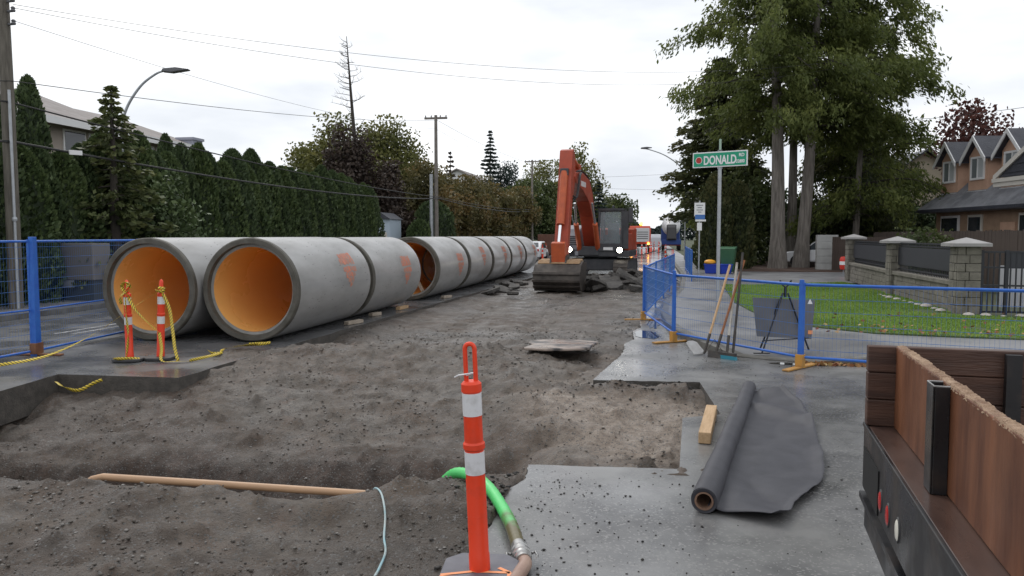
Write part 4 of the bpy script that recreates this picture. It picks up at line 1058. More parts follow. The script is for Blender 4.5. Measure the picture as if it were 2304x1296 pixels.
B().prism([(-1.45, -1.35), (-.55, -1.5), (1.45, -1.5), (1.45, 1.5), (1.2, 2.1), (.6, 2.35), (-.6, 2.35), (-1.2, 2.1), (-1.45, 1.5)], 1.05, 1.32, 'z').obj('deck', EXG, ex, bevel=.03)
B().prism([(-1.45, 1.1), (1.45, 1.1), (1.45, 1.6), (1.1, 2.2), (.5, 2.45), (-.5, 2.45), (-1.1, 2.2), (-1.45, 1.6)], 1.3, 2.3, 'z').obj('counterweight', EXO, ex, bevel=.06)
B().box(-1.42, 1.42, .1, 1.15, 1.3, 2.25).obj('engine_housing', EXO, ex, bevel=.05)
hd = B().prism([(-1.30, 1.32), (.1, 1.32), (.1, 2.35), (-.5, 2.42), (-1.1, 2.25), (-1.30, 1.9)], -1.42, -.72, 'x').obj('side_housing', EXL, ex, bevel=.05)
for k in range(5): B().box(-1.32, -.86, -1.312, -1.29, 1.55 + k * .085, 1.60 + k * .085).obj('louvre', EXG, hd)
B().tube([(-1.3, -1.1, 2.3), (-1.3, -1.1, 2.75), (-1.25, -.3, 2.85), (-1.25, .2, 2.4)], .022, 8).obj('handrail', EXL, ex)
cb = B().prism([(-1.55, 1.32), (.05, 1.32), (.05, 3.05), (-.2, 3.16), (-1.15, 3.16), (-1.5, 2.5)], .16, .2, 'x')
# cab frame: posts, sills and roof with open glazing
cab = B()
for x in (.15, 1.12):
    cab.tube([(x, -1.55, 1.32), (x, -1.55, 2.2), (x, -1.3, 3.05)], .045, 6)
    cab.tube([(x, .0, 1.32), (x, .0, 3.05)], .06, 6)
    cab.tube([(x, -1.3, 3.05), (x, 0, 3.05)], .05, 6)
    cab.tube([(x, -.72, 1.32), (x, -.72, 3.05)], .035, 6)
cab.box(.11, 1.16, -1.57, -1.5, 1.3, 1.62); cab.box(.11, 1.16, -.06, .06, 1.3, 2.0); cab.box(1.08, 1.16, -1.55, .05, 1.3, 1.75); cab.box(.11, .19, -1.55, .05, 1.3, 1.75)
cab.box(.10, 1.17, -1.38, .08, 3.03, 3.13); cab.box(1.13, 1.40, -1.5, -1.4, 1.4, 3.0); cab.box(.13, 1.14, -1.33, -1.27, 2.98, 3.05)
cabo = cab.obj('cab', EXG, ex)
B().add([(.19, -1.55, 1.62), (1.08, -1.55, 1.62), (1.08, -1.55, 2.2), (.19, -1.55, 2.2)], [(0, 1, 2, 3)]).obj('window_pane', GLASS, cabo)
B().add([(.19, -1.55, 2.2), (1.08, -1.55, 2.2), (1.08, -1.31, 3.0), (.19, -1.31, 3.0)], [(0, 1, 2, 3)]).obj('window_pane', GLASS, cabo)
for x in (.15, 1.12): B().add([(x, -1.5, 1.75), (x, -.05, 1.75), (x, -.05, 3.0), (x, -1.28, 3.0)], [(0, 1, 2, 3)]).obj('window_pane', GLASS, cabo)
B().box(.4, .9, -.6, -.45, 1.6, 2.5).obj('operator_seat', EXG, cabo, bevel=.05)
B().lathe([(.05, 3.13), (.05, 3.25), (.001, 3.28)], 12, at=(.65, -.7, 0)).obj('antenna_base', EXG, ex)
for x in (1.25,): B().tube([(x - .1, -1.4, 2.2), (x + .25, -1.5, 2.4), (x + .25, -1.5, 2.55)], .02, 6).obj('mirror_arm', EXG, ex)
B().box(1.40, 1.60, -1.54, -1.50, 2.5, 3.15).obj('mirror', EXG, ex, bevel=.02)
for x, z in ((-1.12, 1.36), (1.05, 1.34)):
    h = B().lathe([(.13, 0), (.13, .1), (.09, .16)], 20, 'y', at=(x, -1.62, z)).obj('headlight', EXG, ex, smooth=40)
    B().lathe([(.001, -.02), (.11, -.012), (.115, .0)], 20, 'y', at=(x, -1.62, z)).obj('lens', LAMPW, h)
B().box(.35, .75, -1.60, -1.57, 1.34, 1.46).obj('white_plate', WHT, ex)
B().box(-.9, -.5, -1.51, -1.47, 1.1, 1.28).obj('step_plate', EXL, ex)
# boom, stick and cylinders in the plane x = bx
bx_ = -.3
boom_poly = [(-.7, 1.75), (-1.0, 1.45), (-2.2, 2.75), (-3.1, 3.35), (-4.6, 3.72), (-6.25, 3.92), (-6.45, 4.12), (-6.3, 4.3), (-4.6, 4.38), (-3.0, 4.22), (-2.2, 3.75)]
bo = B().prism(boom_poly, bx_ - .27, bx_ + .27, 'x').obj('boom', EXO, ex, bevel=.025)
lt = B(); yy = -4.0
for w in (.16, .05, .14, .14, .14, .16, .05):
    lt.box(bx_ + .2725, bx_ + .274, yy - w, yy, 3.86, 4.06); yy -= w + .05
lt.obj('lettering', WHT, bo)
for s in (-1, 1):                                                       # boom lift cylinders
    q = B().tube([(bx_ + s * .40, -1.35, 1.25), (bx_ + s * .40, -2.35, 2.45)], .11, 14).obj('lift_cylinder', EXO2, ex, smooth=50)
    B().tube([(bx_ + s * .40, -2.35, 2.45), (bx_ + s * .36, -2.95, 3.3)], .05, 10).obj('rod', CHROME, q, smooth=50)
B().box(bx_ - .45, bx_ + .45, -1.55, -.6, 1.1, 1.5).obj('boom_foot', EXG, ex, bevel=.03)
stick_poly = [(-6.15, 4.0), (-6.25, 4.9), (-6.5, 5.12), (-6.75, 5.05), (-6.95, 4.4), (-7.15, 3.6), (-7.85, 1.25), (-7.65, 1.05), (-7.45, 1.2), (-6.75, 3.2)]
so = B().prism(stick_poly, bx_ - .24, bx_ + .24, 'x').obj('stick', EXO, ex, bevel=.02)
cy = B().tube([(bx_, -4.35, 4.62), (bx_, -5.6, 4.86)], .11, 14).obj('stick_cylinder', EXO2, ex, smooth=50)
B().tube([(bx_, -5.6, 4.86), (bx_, -6.35, 4.98)], .05, 10).obj('rod', CHROME, cy, smooth=50)
B().box(bx_ - .12, bx_ + .12, -4.55, -4.2, 4.3, 4.75).obj('cylinder_bracket', EXO, ex, bevel=.02)
bcy = B().tube([(bx_ - .02, -7.02, 4.25), (bx_ - .02, -7.72, 2.35)], .14, 16).obj('bucket_cylinder', EXO2, ex, smooth=50)
B().tube([(bx_ - .02, -7.72, 2.35), (bx_ - .02, -8.02, 1.65)], .055, 12).obj('rod', CHROME, bcy, smooth=50)
B().box(bx_ - .16, bx_ + .14, -7.12, -6.85, 4.12, 4.38).obj('cylinder_bracket', EXG, ex, bevel=.02)
hz = B()
for k in range(3): hz.tube(smooth_path([(bx_ + .25 + .03 * k, -5.2, 4.35), (bx_ + .34 + .03 * k, -6.0, 4.1 + .05 * k), (bx_ + .33 + .02 * k, -6.5, 3.4), (bx_ + .27, -6.8, 3.2 + .1 * k)], 6), .028, 6)
hz.obj('hydraulic_hose', RUB, ex, smooth=60)
hz2 = B()
for k in range(4): hz2.tube(smooth_path([(bx_ + .05 + .06 * k, -1.3, 2.9), (bx_ + .05 + .06 * k, -2.2, 3.85), (bx_ + .06 + .05 * k, -3.0, 4.33), (bx_ + .06 + .04 * k, -4.4, 4.5), (bx_ + .1 + .04 * k, -5.2, 4.4)], 6), .025, 6)
hz2.obj('hydraulic_hose', RUB, ex, smooth=60)
B().prism([(-7.6, 1.05), (-8.05, 1.75), (-8.3, 1.7), (-8.2, .95), (-7.8, .75)], bx_ - .24, bx_ + .24, 'x').obj('bucket_link', EXO2, ex, bevel=.02)
# bucket: curved back towards the camera, mouth towards the machine
arc = [(-7.2, 1.0), (-7.9, 1.06), (-8.35, .95), (-8.62, .68), (-8.68, .38), (-8.5, .12), (-8.1, .02), (-7.4, .05)]
bk = B()
inner = [(y + .05 * (1 if y < -7.8 else 0), z + (.05 if z < .3 else -.05)) for y, z in arc]
W_ = .80; bxc = bx_ + .02
for s in (-1, 1): bk.prism(arc, bxc + s * W_ - .025, bxc + s * W_ + .025, 'x')
for i in range(len(arc) - 1):
    a, b_ = arc[i], arc[i + 1]; c, d = inner[i + 1], inner[i]
    bk.prism([a, b_, c, d], bxc - W_ + .026, bxc + W_ - .026, 'x')
bko = bk.obj('bucket', MUDST, ex)
for (y, z, a) in ((-8.70, .66, 75), (-8.72, .40, 95), (-8.60, .20, 125), (-8.38, .07, 150)):
    bar = B().box(-W_ - .03, W_ + .03, -.025, .025, -.045, .045).obj('wear_bar', MUDST, bko, bevel=.008); bar.location = (bxc, y, z); bar.rotation_euler = (R(a - 90), 0, 0)
for k in range(5):
    B().prism([(-7.4, .0), (-7.05, .05), (-7.05, .08), (-7.4, .12)], bxc - .7 + k * .35 - .05, bxc - .7 + k * .35 + .05, 'x').obj('tooth', MUDST, bko)
for s in (-1, 1): B().prism([(-7.5, .95), (-8.3, .95), (-8.1, 1.25), (-7.7, 1.3)], bx_ + s * .27 - .03, bx_ + s * .27 + .03, 'x').obj('bucket_ear', MUDST, bko)
SPOIL = mat('tan_spoil', (0.28, 0.17, 0.09), (0.36, 0.25, 0.15), scale=6, rough=.9, bump=.6, bscale=20)
B().prism([(-7.3, 1.0), (-8.3, .98), (-8.1, 1.10), (-7.6, 1.14)], bxc - W_ + .05, bxc + W_ - .05, 'x').obj('spoil_on_bucket', SPOIL, bko, bevel=.03)

# ------------------------------------------------------------------ far vehicles
TYRE = mat('tyre_rubber', (0.015, 0.015, 0.016), rough=.75)
RIM = mat('grey_rim', (0.3, 0.3, 0.3), rough=.4, metal=.6)
def wheel(t, x, y, r, w):
    q = B().lathe([(r * .55, -w / 2), (r * .95, -w / 2), (r, -w * .3), (r, w * .3), (r * .95, w / 2), (r * .55, w / 2)], 22, 'x', at=(x, y, r)).obj('wheel', TYRE, t, smooth=40)
    B().lathe([(.001, -w * .42), (r * .5, -w * .42), (r * .56, -w * .48), (r * .56, w * .48), (r * .5, w * .42), (.001, w * .42)], 18, 'x', at=(x, y, r)).obj('rim', RIM, q, smooth=40)
ORT = mat('orange_truck_paint', (0.55, 0.07, 0.03), rough=.4)
WGR = mat('pale_grille_paint', (0.62, 0.62, 0.63), rough=.4)
BLK = mat('black_plastic', (0.02, 0.02, 0.022), rough=.5)
GLK = glassmat('dark_window_glass', (0.03, 0.035, 0.04), .05)
dt = thing('dump_truck', 'orange dump truck with pale louvred front and lit amber beacon', 'truck', (-1.55, 92, 0))
B().box(-1.2, 1.2, .3, 6.5, .55, 1.0).obj('chassis', BLK, dt, bevel=.03)
B().prism([(-.1, .9), (2.0, .9), (2.0, 3.0), (.35, 3.0), (-.1, 2.0)], -1.2, 1.2, 'x').obj('cab', ORT, dt, bevel=.08)
gq = B().box(-.45, 1.1, -.22, -.1, 1.15, 2.75).obj('front_panel', WGR, dt, bevel=.03)
for k in range(4): B().box(-.3, .95, -.24, -.22, 1.5 + k * .25, 1.57 + k * .25).obj('louvre', BLK, gq)
B().prism([(2.2, 1.1), (6.6, 1.1), (6.8, 2.6), (2.2, 2.8)], -1.25, 1.25, 'x').obj('dump_box', ORT, dt, bevel=.05)
B().lathe([(.09, 3.0), (.09, 3.1)], 12, at=(.15, .6, 0)).obj('beacon_base', BLK, dt)
B().lathe([(.17, 3.1), (.2, 3.3), (.12, 3.45), (.001, 3.5)], 14, at=(.15, .6, 0)).obj('beacon', LAMPA, dt, smooth=50)
for x in (-.95, 1.0): B().lathe([(.13, -.25), (.13, -.1)], 14, 'y', at=(x, 0, .95)).obj('lamp', LAMPA, dt)
for y in (.9, 5.2):
    for x in (-1.05, 1.05): wheel(dt, x, y, .5, .3)
mxt = thing('concrete_mixer_truck', 'concrete mixer truck seen from behind with grey drum and dark chute', 'truck', (2.25, 100, 0))
B().box(-1.15, 1.15, 0, 7.5, .6, 1.0).obj('chassis', mat('dark_red_chassis', (0.22, .03, .025), rough=.5), mxt, bevel=.03)
DRUM = mat('mixer_drum_paint', (0.42, 0.42, 0.43), (0.5, 0.5, 0.5), scale=1, rough=.45)
Md = Matrix.Translation((0, .6, 2.6)) @ Matrix.Rotation(R(-78), 4, 'X')
B().lathe([(.45, 0), (.75, .5), (1.1, 1.6), (1.2, 2.8), (1.1, 4.0), (.8, 4.8), (.3, 5.0)], 26, M=Md).obj('drum', DRUM, mxt, smooth=40)
B().prism([(-.1, 2.9), (.4, 3.3), (.6, 3.1), (-.5, 1.3), (-.7, 1.5)], -.5, .5, 'x').obj('chute', BLK, mxt, bevel=.03)
B().tube([(-.55, -.2, 1.3), (-.55, .3, 3.2)], .06, 6).obj('frame_bar', BLK, mxt); B().tube([(.55, -.2, 1.3), (.55, .3, 3.2)], .06, 6).obj('frame_bar', BLK, mxt)
BLT = mat('blue_truck_paint', (0.02, 0.06, 0.24), rough=.4)
B().box(-1.2, 1.2, -.15, .25, .75, 1.35).obj('rear_panel', BLT, mxt, bevel=.03)
B().box(-1.2, 1.2, 5.6, 7.6, .9, 2.9).obj('cab', BLT, mxt, bevel=.1)
for y in (.9, 2.2, 6.5):
    for x in (-1.0, 1.0): wheel(mxt, x, y, .5, .35)
def car(name, loc, rz, paint, label, h=1.45, van=False):
    t = thing(name, label, 'van' if van else 'car', loc, rz)
    if van: prof = [(-2.4, .3), (2.4, .3), (2.45, .95), (2.0, 1.1), (1.3, 1.95), (1.1, 2.05), (-2.3, 2.05), (-2.45, 1.6)]
    else: prof = [(-2.2, .3), (2.2, .28), (2.25, .6), (2.1, .8), (1.1, .92), (.5, 1.38), (.2, 1.45), (-1.1, 1.45), (-1.5, 1.36), (-2.1, 1.0), (-2.25, .8)]
    B().prism(prof, -.86, .86, 'x').obj('body', paint, t, bevel=.07)
    top = 1.75 if van else 1.36; bt = 1.15 if van else .95
    for s in (-1, 1):
        B().prism([(-1.7, bt), (.95, bt), (.45, top), (-1.25, top)], s * .862, s * .868, 'x').obj('side_window', GLK, t)
    if van: B().add([(-.7, 1.98, 1.15), (.7, 1.98, 1.15), (.65, 1.42, 1.85), (-.65, 1.42, 1.85)], [(0, 1, 2, 3)]).obj('windscreen', GLK, t)
    else:
        B().add([(-.7, 1.13, .95), (.7, 1.13, .95), (.62, .55, 1.38), (-.62, .55, 1.38)], [(0, 1, 2, 3)]).obj('windscreen', GLK, t)
        B().add([(-.7, -2.03, 1.08), (.7, -2.03, 1.08), (.62, -1.53, 1.37), (-.62, -1.53, 1.37)], [(0, 1, 2, 3)]).obj('rear_window', GLK, t)
    for y in (-1.35, 1.4):
        for x in (-.8, .8): wheel(t, x, y, .32, .2)
    yb = -2.27 if not van else -2.47
    for x in (-.65, .65): B().box(x - .12, x + .12, yb, yb + .06, .75, .9).obj('tail_light', mat('red_lens', (.5, .02, .02), rough=.3), t)
    for x in (-.62, .62): B().box(x - .14, x + .14, -yb - .09, -yb - .0, .6, .72).obj('headlight', WHT, t)
    return t
WCAR = mat('white_car_paint', (0.72, 0.73, 0.75), rough=.25, coat=.5)
car('parked_car', (-8.9, 58, 0), 0, WCAR, 'white car in the left lane past the far end of the pipes')
car('delivery_van', (.15, 112, 0), 0, WCAR, 'white van far down the wet road', van=True)
car('parked_car', (9.3, 45.2, .16), R(75), WCAR, 'white car half hidden behind the big cedar trunks')
BRN = mat('rusty_container_paint', (0.12, 0.05, 0.035), (0.17, 0.08, 0.05), scale=2, rough=.7)
cn = thing('shipping_container', 'brown container far down the left lane behind the bucket', 'container', (-9.7, 74, 0))
B().box(-1.2, 1.2, 0, 6, .15, 2.0).obj('body', BRN, cn, bevel=.02)
for k in range(9): B().box(-1.2 + k * .28, -1.06 + k * .28, -.04, 0, .25, 1.9).obj('corrugation', BRN, cn)
for x in (-.9, .9): B().box(x - .1, x + .1, .2, 5.8, 0, .16).obj('skid', BLK, cn)

# ------------------------------------------------------------------ flatbed truck at the right edge
OLDW = mat('old_brown_plank', (0.042, 0.019, 0.013), (0.095, 0.046, 0.03), scale=2.0, rough=0.4, rough2=.75, stretch=(1, 1, 9), bump=.35, bscale=14, bdist=.008)
OLDW2 = mat('worn_tailgate_plank', (0.078, 0.025, 0.011), (0.20, 0.078, 0.036), scale=2.6, rough=0.35, rough2=.6, stretch=(3, 2.2, .5), bump=.3, bscale=16, bdist=.006)
ENDG = mat('split_pale_edge', (0.36, 0.245, 0.16), (0.20, 0.115, 0.07), scale=9, rough=0.8, bump=.9, bscale=30, bdist=.015, stretch=(3, 1, 1))
DECK = mat('wet_brown_deck', (0.055, 0.032, 0.026), (0.10, 0.058, 0.045), scale=3, rough=0.22, rough2=.5, stretch=(2, .6, 1))
BSTEEL = mat('black_painted_steel', (0.014, 0.014, 0.016), (0.045, 0.034, 0.028), scale=5, lo=.5, hi=.75, rough=0.25, rough2=.55, bump=.15, bscale=40, bdist=.003)
REDL = mat('red_marker_lens', (0.42, 0.02, 0.02), rough=.25)
WHL = mat('white_reverse_lens', (0.68, 0.66, 0.58), rough=.3)
# local frame: +y runs away from the camera along the rear edge, +x runs forward along the truck
fb = thing('flatbed_truck', 'black flatbed truck bed with old wooden stake sides at the right edge', 'truck', (0.80, 2.14, 0), R(-6.3))
YF, YN = 1.73, -0.75
B().box(0.0, .035, YN, YF, .70, .995).obj('rear_sill', BSTEEL, fb, bevel=.006)
B().box(-.006, .010, YN, YF, .985, 1.004).obj('deck_lip', BSTEEL, fb, bevel=.004)
nd = 13
for k in range(nd):
    a = .0105 + k * .2; B().box(a, a + .196, YN, YF, .955, 1.0).obj('deck_plank', DECK, fb, bevel=.004)
B().box(.012, .08, YN, YF, .50, .66).obj('bumper_bar', BSTEEL, fb, bevel=.008)
B().box(-.012, .034, YN, YF, .662, .672).obj('bumper_flange', BSTEEL, fb)
B().box(-.012, -.004, YN, YF, .645, .661).obj('bumper_web', BSTEEL, fb)
B().box(-.006, .004, YF - .46, YF - .05, .71, .90).obj('hole_shade_plate', mat('painted_hole_shade', (0.004, .004, .004), rough=.9), fb)  # near-black plate on the sill, its colour standing in for a hole's shade
for (y, m) in ((1.22, REDL), (1.05, REDL), (.85, WHL)):
    q = B().lathe([(.001, -.007), (.032, -.006), (.04, -.002), (.04, .001)], 22, 'x', at=(-.002, 0, 0)).obj('tail_lamp', m, fb, smooth=50)
    q.location = (0, y, .79 + .015 * (y < .9)); q.scale = (1, .7, 1)
    rg_ = B().lathe([(.04, -.004), (.047, -.005), (.05, .001)], 22, 'x', cap=False).obj('bezel', RUB, q)
# tailgate plank set in from the lip
tg = B(); nn_ = 220
rd = random.Random(9)
B().box(.115, .158, YN, YF - .075, 1.003, 1.375).obj('tailgate_plank', OLDW2, fb, bevel=.004)
vsx = []; fsx = []
for k in range(nn_ + 1):
    y = YN + (YF - .075 - YN) * k / nn_
    a = .113 + rd.uniform(0, .003); c = .160 - rd.uniform(0, .003); z = 1.379 + .004 * math.sin(y * 7) * math.sin(y * 17) + rd.uniform(-.0015, .002)
    vsx += [(a, y, 1.368 + rd.uniform(-.005, .002)), (a + .004, y, z), ((a + c) / 2, y, z + rd.uniform(-.003, .006)), (c - .004, y, z + rd.uniform(-.004, .002)), (c, y, 1.366)]
for k in range(nn_):
    for j in range(4): fsx.append((k * 5 + j, k * 5 + j + 1, k * 5 + j + 6, k * 5 + j + 5))
tg.add(vsx, fsx).obj('splintered_edge', ENDG, fb)
st_ = B()
st_.box(.062, .068, .68, .775, 1.002, 1.372); st_.box(.068, .114, .674, .68, 1.002, 1.372); st_.box(.068, .114, .775, .781, 1.002, 1.372)
so_ = st_.obj('stake_channel', BSTEEL, fb, bevel=.002)
B().box(.050, .114, .742, .858, 1.386, 1.389).obj('stake_rim', SHINY, so_) if False else None
B().tube([(.113, .677, 1.373), (.065, .677, 1.373), (.065, .778, 1.373), (.113, .778, 1.373)], .003, 6).obj('stake_rim', SHINY, so_)
for z0, z1 in ((1.003, 1.125), (1.128, 1.25), (1.253, 1.372)):
    B().box(.0, 2.6, YF - .072, YF - .01, z0, z1).obj('side_plank', OLDW, fb, bevel=.005)
for x in (.55, 1.5): B().box(x, x + .06, YF - .11, YF - .073, 1.003, 1.36).obj('side_stake', BSTEEL, fb)
for x in (.55, 1.45): B().box(x * 0 + .1, 2.7, (YF if x > 1 else 0) * 0 + (x - .2) - .05, (x - .2) + .05, .68, .953).obj('chassis_beam', BSTEEL, fb)
for y in (YF - .35, YN + .3): wheel(fb, 1.6, y, .42, .3) if False else None
wq = thing
for y in (YF - .35, YN + .35):
    q = B().lathe([(.22, -.14), (.40, -.14), (.42, -.09), (.42, .09), (.40, .14), (.22, .14)], 26, 'y', at=(1.6, y, .42)).obj('wheel', TYRE, fb, smooth=40)
    B().lathe([(.001, -.1), (.2, -.1), (.24, -.13), (.24, .13), (.2, .1), (.001, .1)], 20, 'y', at=(1.6, y, .42)).obj('rim', RIM, q, smooth=40)
B().tube([(1.6, YN + .35, .42), (1.6, YF - .35, .42)], .06, 10).obj('axle', BSTEEL, fb)
for y in (.35, 1.25): B().box(1.5, 1.7, y - .05, y + .05, .42, .68).obj('axle_hanger', BSTEEL, fb)
# ------------------------------------------------------------------ poles, lamps, wires
POLEW = mat('weathered_pole_wood', (0.085, 0.075, 0.062), (0.16, 0.145, 0.12), scale=3, rough=0.85, stretch=(6, 6, .6), bump=.4, bscale=10)
POLEF = mat('far_pole_wood', (0.16, 0.14, 0.125), (0.22, 0.2, 0.18), scale=3, rough=0.85)
GALV = mat('galvanised_steel', (0.34, 0.36, 0.38), (0.44, 0.46, 0.48), scale=5, rough=0.45, metal=.4)
WIRE = mat('black_wire', (0.02, 0.02, 0.02), rough=.6)
INSUL = mat('grey_insulator', (0.12, 0.12, 0.13), rough=.3)
p1 = thing('utility_pole', 'tall dark wooden utility pole with pale conduit at the left edge', 'utility pole', (-15.2, 16.37, .12), group='utility poles along the left side')
B().tube([(0, 0, 0), (0, 0, 5), (-.05, 0, 10.6)], [.16, .145, .12], 16).obj('pole', POLEW, p1, smooth=50)
B().tube([(.16, -.12, 0), (.16, -.12, 5.2)], .035, 8).obj('conduit', GALV, p1, smooth=50)
B().lathe([(.05, 2.1), (.06, 2.15), (.05, 2.2)], 10, at=(.16, -.12, 0)).obj('conduit_clip', GALV, p1)
for z, s in ((7.15, -1), (6.85, -1), (7.28, 1), (7.05, 1), (6.75, 1)):
    B().tube([(0, 0, z), (s * .26, -.02, z)], .03, 8).obj('bracket', INSUL, p1)
    B().lathe([(.04, 0), (.055, .03), (.04, .06), (.055, .09), (.03, .12)], 10, at=(s * .27, -.02, z - .02)).obj('insulator', INSUL, p1, smooth=40)
B().box(-.9, .9, -.06, .06, 9.6, 9.72).obj('crossarm', POLEW, p1)
def tpole(x, y, h, arm, label, metal=None):
    t = thing('utility_pole', label, 'utility pole', (x, y, .1), group='utility poles along the left side')
    B().tube([(0, 0, 0), (0, 0, h)], [.17, .11], 10).obj('pole', POLEF, t, smooth=50)
    B().box(-arm / 2, arm / 2, -.06, .06, h - .28, h - .14).obj('crossarm', POLEF, t)
    for u in (-.45, -.2, .2, .45): B().lathe([(.03, h - .14), (.05, h - .08), (.03, h)], 8, at=(u * arm, 0, 0)).obj('insulator', INSUL, t)
    if metal: B().tube([(-.28, -.3, 0), (-.28, -.3, metal)], .13, 10).obj('steel_sleeve_pole', GALV, t, smooth=50)
    return t
tpole(-15.2, 53.7, 10.25, 1.65, 'wooden T-shaped utility pole with a pale metal post beside it', 6.1)
tpole(-15.3, 98.8, 11.4, 1.95, 'more distant T-shaped utility pole left of the excavator')
tpole(-10.6, 200, 12.2, 3.2, 'tiny T-shaped utility pole far beyond the excavator cab')
def lamp(x, y, h, arm, rise, label, rz=0, head=True, m=GALV):
    t = thing('street_lamp', label, 'street lamp', (x, y, .12), rz)
    B().tube(smooth_path([(0, 0, 0), (0, 0, h * .45), (0, 0, h * .72), (arm * .12, 0, h * .83), (arm * .45, 0, h * .93), (arm * .8, 0, h * .985), (arm, 0, h)], 6), [.055 - .025 * k / 36 for k in range(37)], 10).obj('post', m, t, smooth=50)
    B().prism([(arm - .05, h - .03), (arm + .25, h - .06), (arm + .75, h + .02), (arm + .78, h + .05), (arm + .4, h + .1), (arm, h + .06)], -.13, .13, 'y').obj('lamp_head', INSUL, t, bevel=.02)
    return t
lamp(-16.3, 21.9, 6.85, 1.35, 0, 'grey street lamp with curved arm rising from the conifers', R(12))
lamp(2.26, 58, 8.1, -4.2 + 1.0, 0, 'thin far street lamp arching left out of the right trees', 0)
def wire(pts, r, label, name='overhead_wire', sag=.0, n=14):
    P = []
    for a, b_ in zip(pts, pts[1:]):
        a, b_ = Vector(a), Vector(b_)
        for k in range(n):
            t = k / n; p = a + (b_ - a) * t; p.z -= sag * 4 * t * (1 - t); P.append(p)
    P.append(Vector(pts[-1]))
    o = B().tube(P, r, 5).obj(name, WIRE)
    return tag(o, label, 'wire', 'overhead wires on the left side')
WV = 'thin overhead power wire on the left poles'
# pairs leaving the left pole down the road
wire([(-14.95, 16.37, 7.33), (10.5, 42.5, 10.9)], .0065, 'upper of the two wires sagging from the left pole across the road', sag=1.15, n=40)
wire([(-14.95, 16.37, 7.25), (10.5, 43.2, 10.75)], .0065, 'lower of the two wires sagging from the left pole across the road', sag=1.45, n=40)
wire([(-14.95, 16.37, 6.95), (-15.2, 53.7, 9.4), (-15.3, 98.8, 10.2)], .006, 'thin wire descending from the left pole below the two upper wires', sag=.5)
wire([(-19, 8, 5.5), (-15.05, 16.37, 5.55), (-15.1, 53.7, 10.0), (-15.2, 98.8, 11.0)], .010, 'thin wire crossing behind the street lamp', sag=.35)
wire([(-17, 5, 5.6), (-15.1, 16.3, 5.05), (-14.95, 53.6, 4.6), (-15.2, 98.8, 5.2)], .022, 'thick black cable sloping down past the house roof', sag=.3)
wire([(-17, 5, 4.6), (-15.1, 16.3, 4.12), (-14.95, 53.6, 4.5), (-15.2, 98.8, 5.0)], .032, 'thickest black cable carrying the white tag', sag=.4)
tag(B().box(-.02, .02, -.22, .22, -.06, .06).obj('cable_tag', WHT, loc=(-15.0, 18.3, 4.06), rot=(R(3), 0, 0)), 'white tag clipped on the thick black cable', 'tag')
tag(wire([(-14.5, 98, 9.2), (9, 92, 9.4)], .012, 'distant service wire crossing above the excavator', sag=.3), group='service wires crossing the road')
tag(wire([(-14.5, 110, 9.0), (9, 100, 7.6)], .012, 'lowest distant wire crossing above the dump truck', sag=.3), group='service wires crossing the road')
tag(wire([(8.4, 46, 8.6), (16, 44, 8.1), (30, 30, 9.3)], .012, 'dark wire running from the cedars to the tan house', sag=.3), group='wires at the tan house')

# ------------------------------------------------------------------ street signs
GRN = mat('sign_green', (0.0, 0.30, 0.165), rough=.4)
sp_ = thing('street_sign', 'green DONALD street name sign on a tall grey pole', 'street sign', (1.27, 15.87, .125))
B().tube([(0, 0, 0), (0, 0, 3.40)], .036, 12).obj('pole', GALV, sp_, smooth=50)
B().tube([(0, 0, 3.40), (0, 0, 3.64)], .022, 10).obj('pole_top', mat('pale_green_post', (.33, .45, .36), rough=.5), sp_, smooth=50)
Q = (R(0), 0, R(-24))
bl = B().box(-.56, .54, -.008, .008, -.15, .15).obj('blade', WHT, sp_, bevel=.004); bl.location = (0, -.05, 3.245); bl.rotation_euler = Q
B().box(-.535, .515, -.0125, -.0085, -.128, .128).obj('green_face', GRN, bl)
def text(body, size, loc, parent, m, sx=1.0, name='lettering', align='LEFT'):
    cu = bpy.data.curves.new(name, 'FONT'); cu.body = body; cu.size = size; cu.extrude = .0008; cu.align_x = align; cu.offset = size * .03
    tmp = bpy.data.objects.new(name, cu); me = bpy.data.meshes.new_from_object(tmp)
    bpy.data.objects.remove(tmp); me.materials.append(m)
    o = link(name, me, parent, loc=loc, rot=(R(90), 0, 0)); o.scale = (sx, 1, 1); return o
text('DONALD', .235, (-.335, -.0145, -.092), bl, WHT, .66)
text('RD', .085, (.37, -.0145, .035), bl, WHT, .95)
text('32800', .085, (.315, -.0145, -.085), bl, WHT, .8)
em = B().lathe([(.001, -.0165), (.058, -.0165), (.058, -.013)], 24, 'y').obj('emblem', mat('sign_red', (.42, .02, .015), rough=.4), bl); em.location = (-.43, 0, -.005)
B().lathe([(.058, -.015), (.068, -.015), (.068, -.0128)], 24, 'y').obj('emblem_ring', WHT, em)
B().box(-.045, .045, -.03, .03, 3.06, 3.13).obj('bracket', GALV, sp_)
B().box(-.04, .04, -.03, .03, 3.37, 3.43).obj('bracket', INSUL, sp_)
bs = thing('notice_sign_post', 'white and blue notice sign on a post behind the blue fence', 'sign', (1.75, 31, .125))
B().tube([(0, 0, 0), (0, 0, 3.1)], .03, 8).obj('pole', GALV, bs, smooth=50)
q = B().box(-.2, .2, -.05, -.035, 2.5, 3.02).obj('sign_panel', WHT, bs)
B().box(-.17, .2, -.055, -.0505, 2.38, 2.56).obj('blue_band', mat('sign_blue', (.05, .16, .45), rough=.4), q)
for z, w in ((2.92, .13), (2.83, .08), (2.74, .12), (2.66, .06)): B().box(-w, w, -.0545, -.0505, z - .018, z + .018).obj('print_line', EXL, q)
B().box(-.16, .24, -.05, -.036, 2.30, 2.375).obj('lower_panel', WHT, bs)
B().box(-.09, .09, -.05, -.036, 1.95, 2.25).obj('small_panel', WHT, bs)
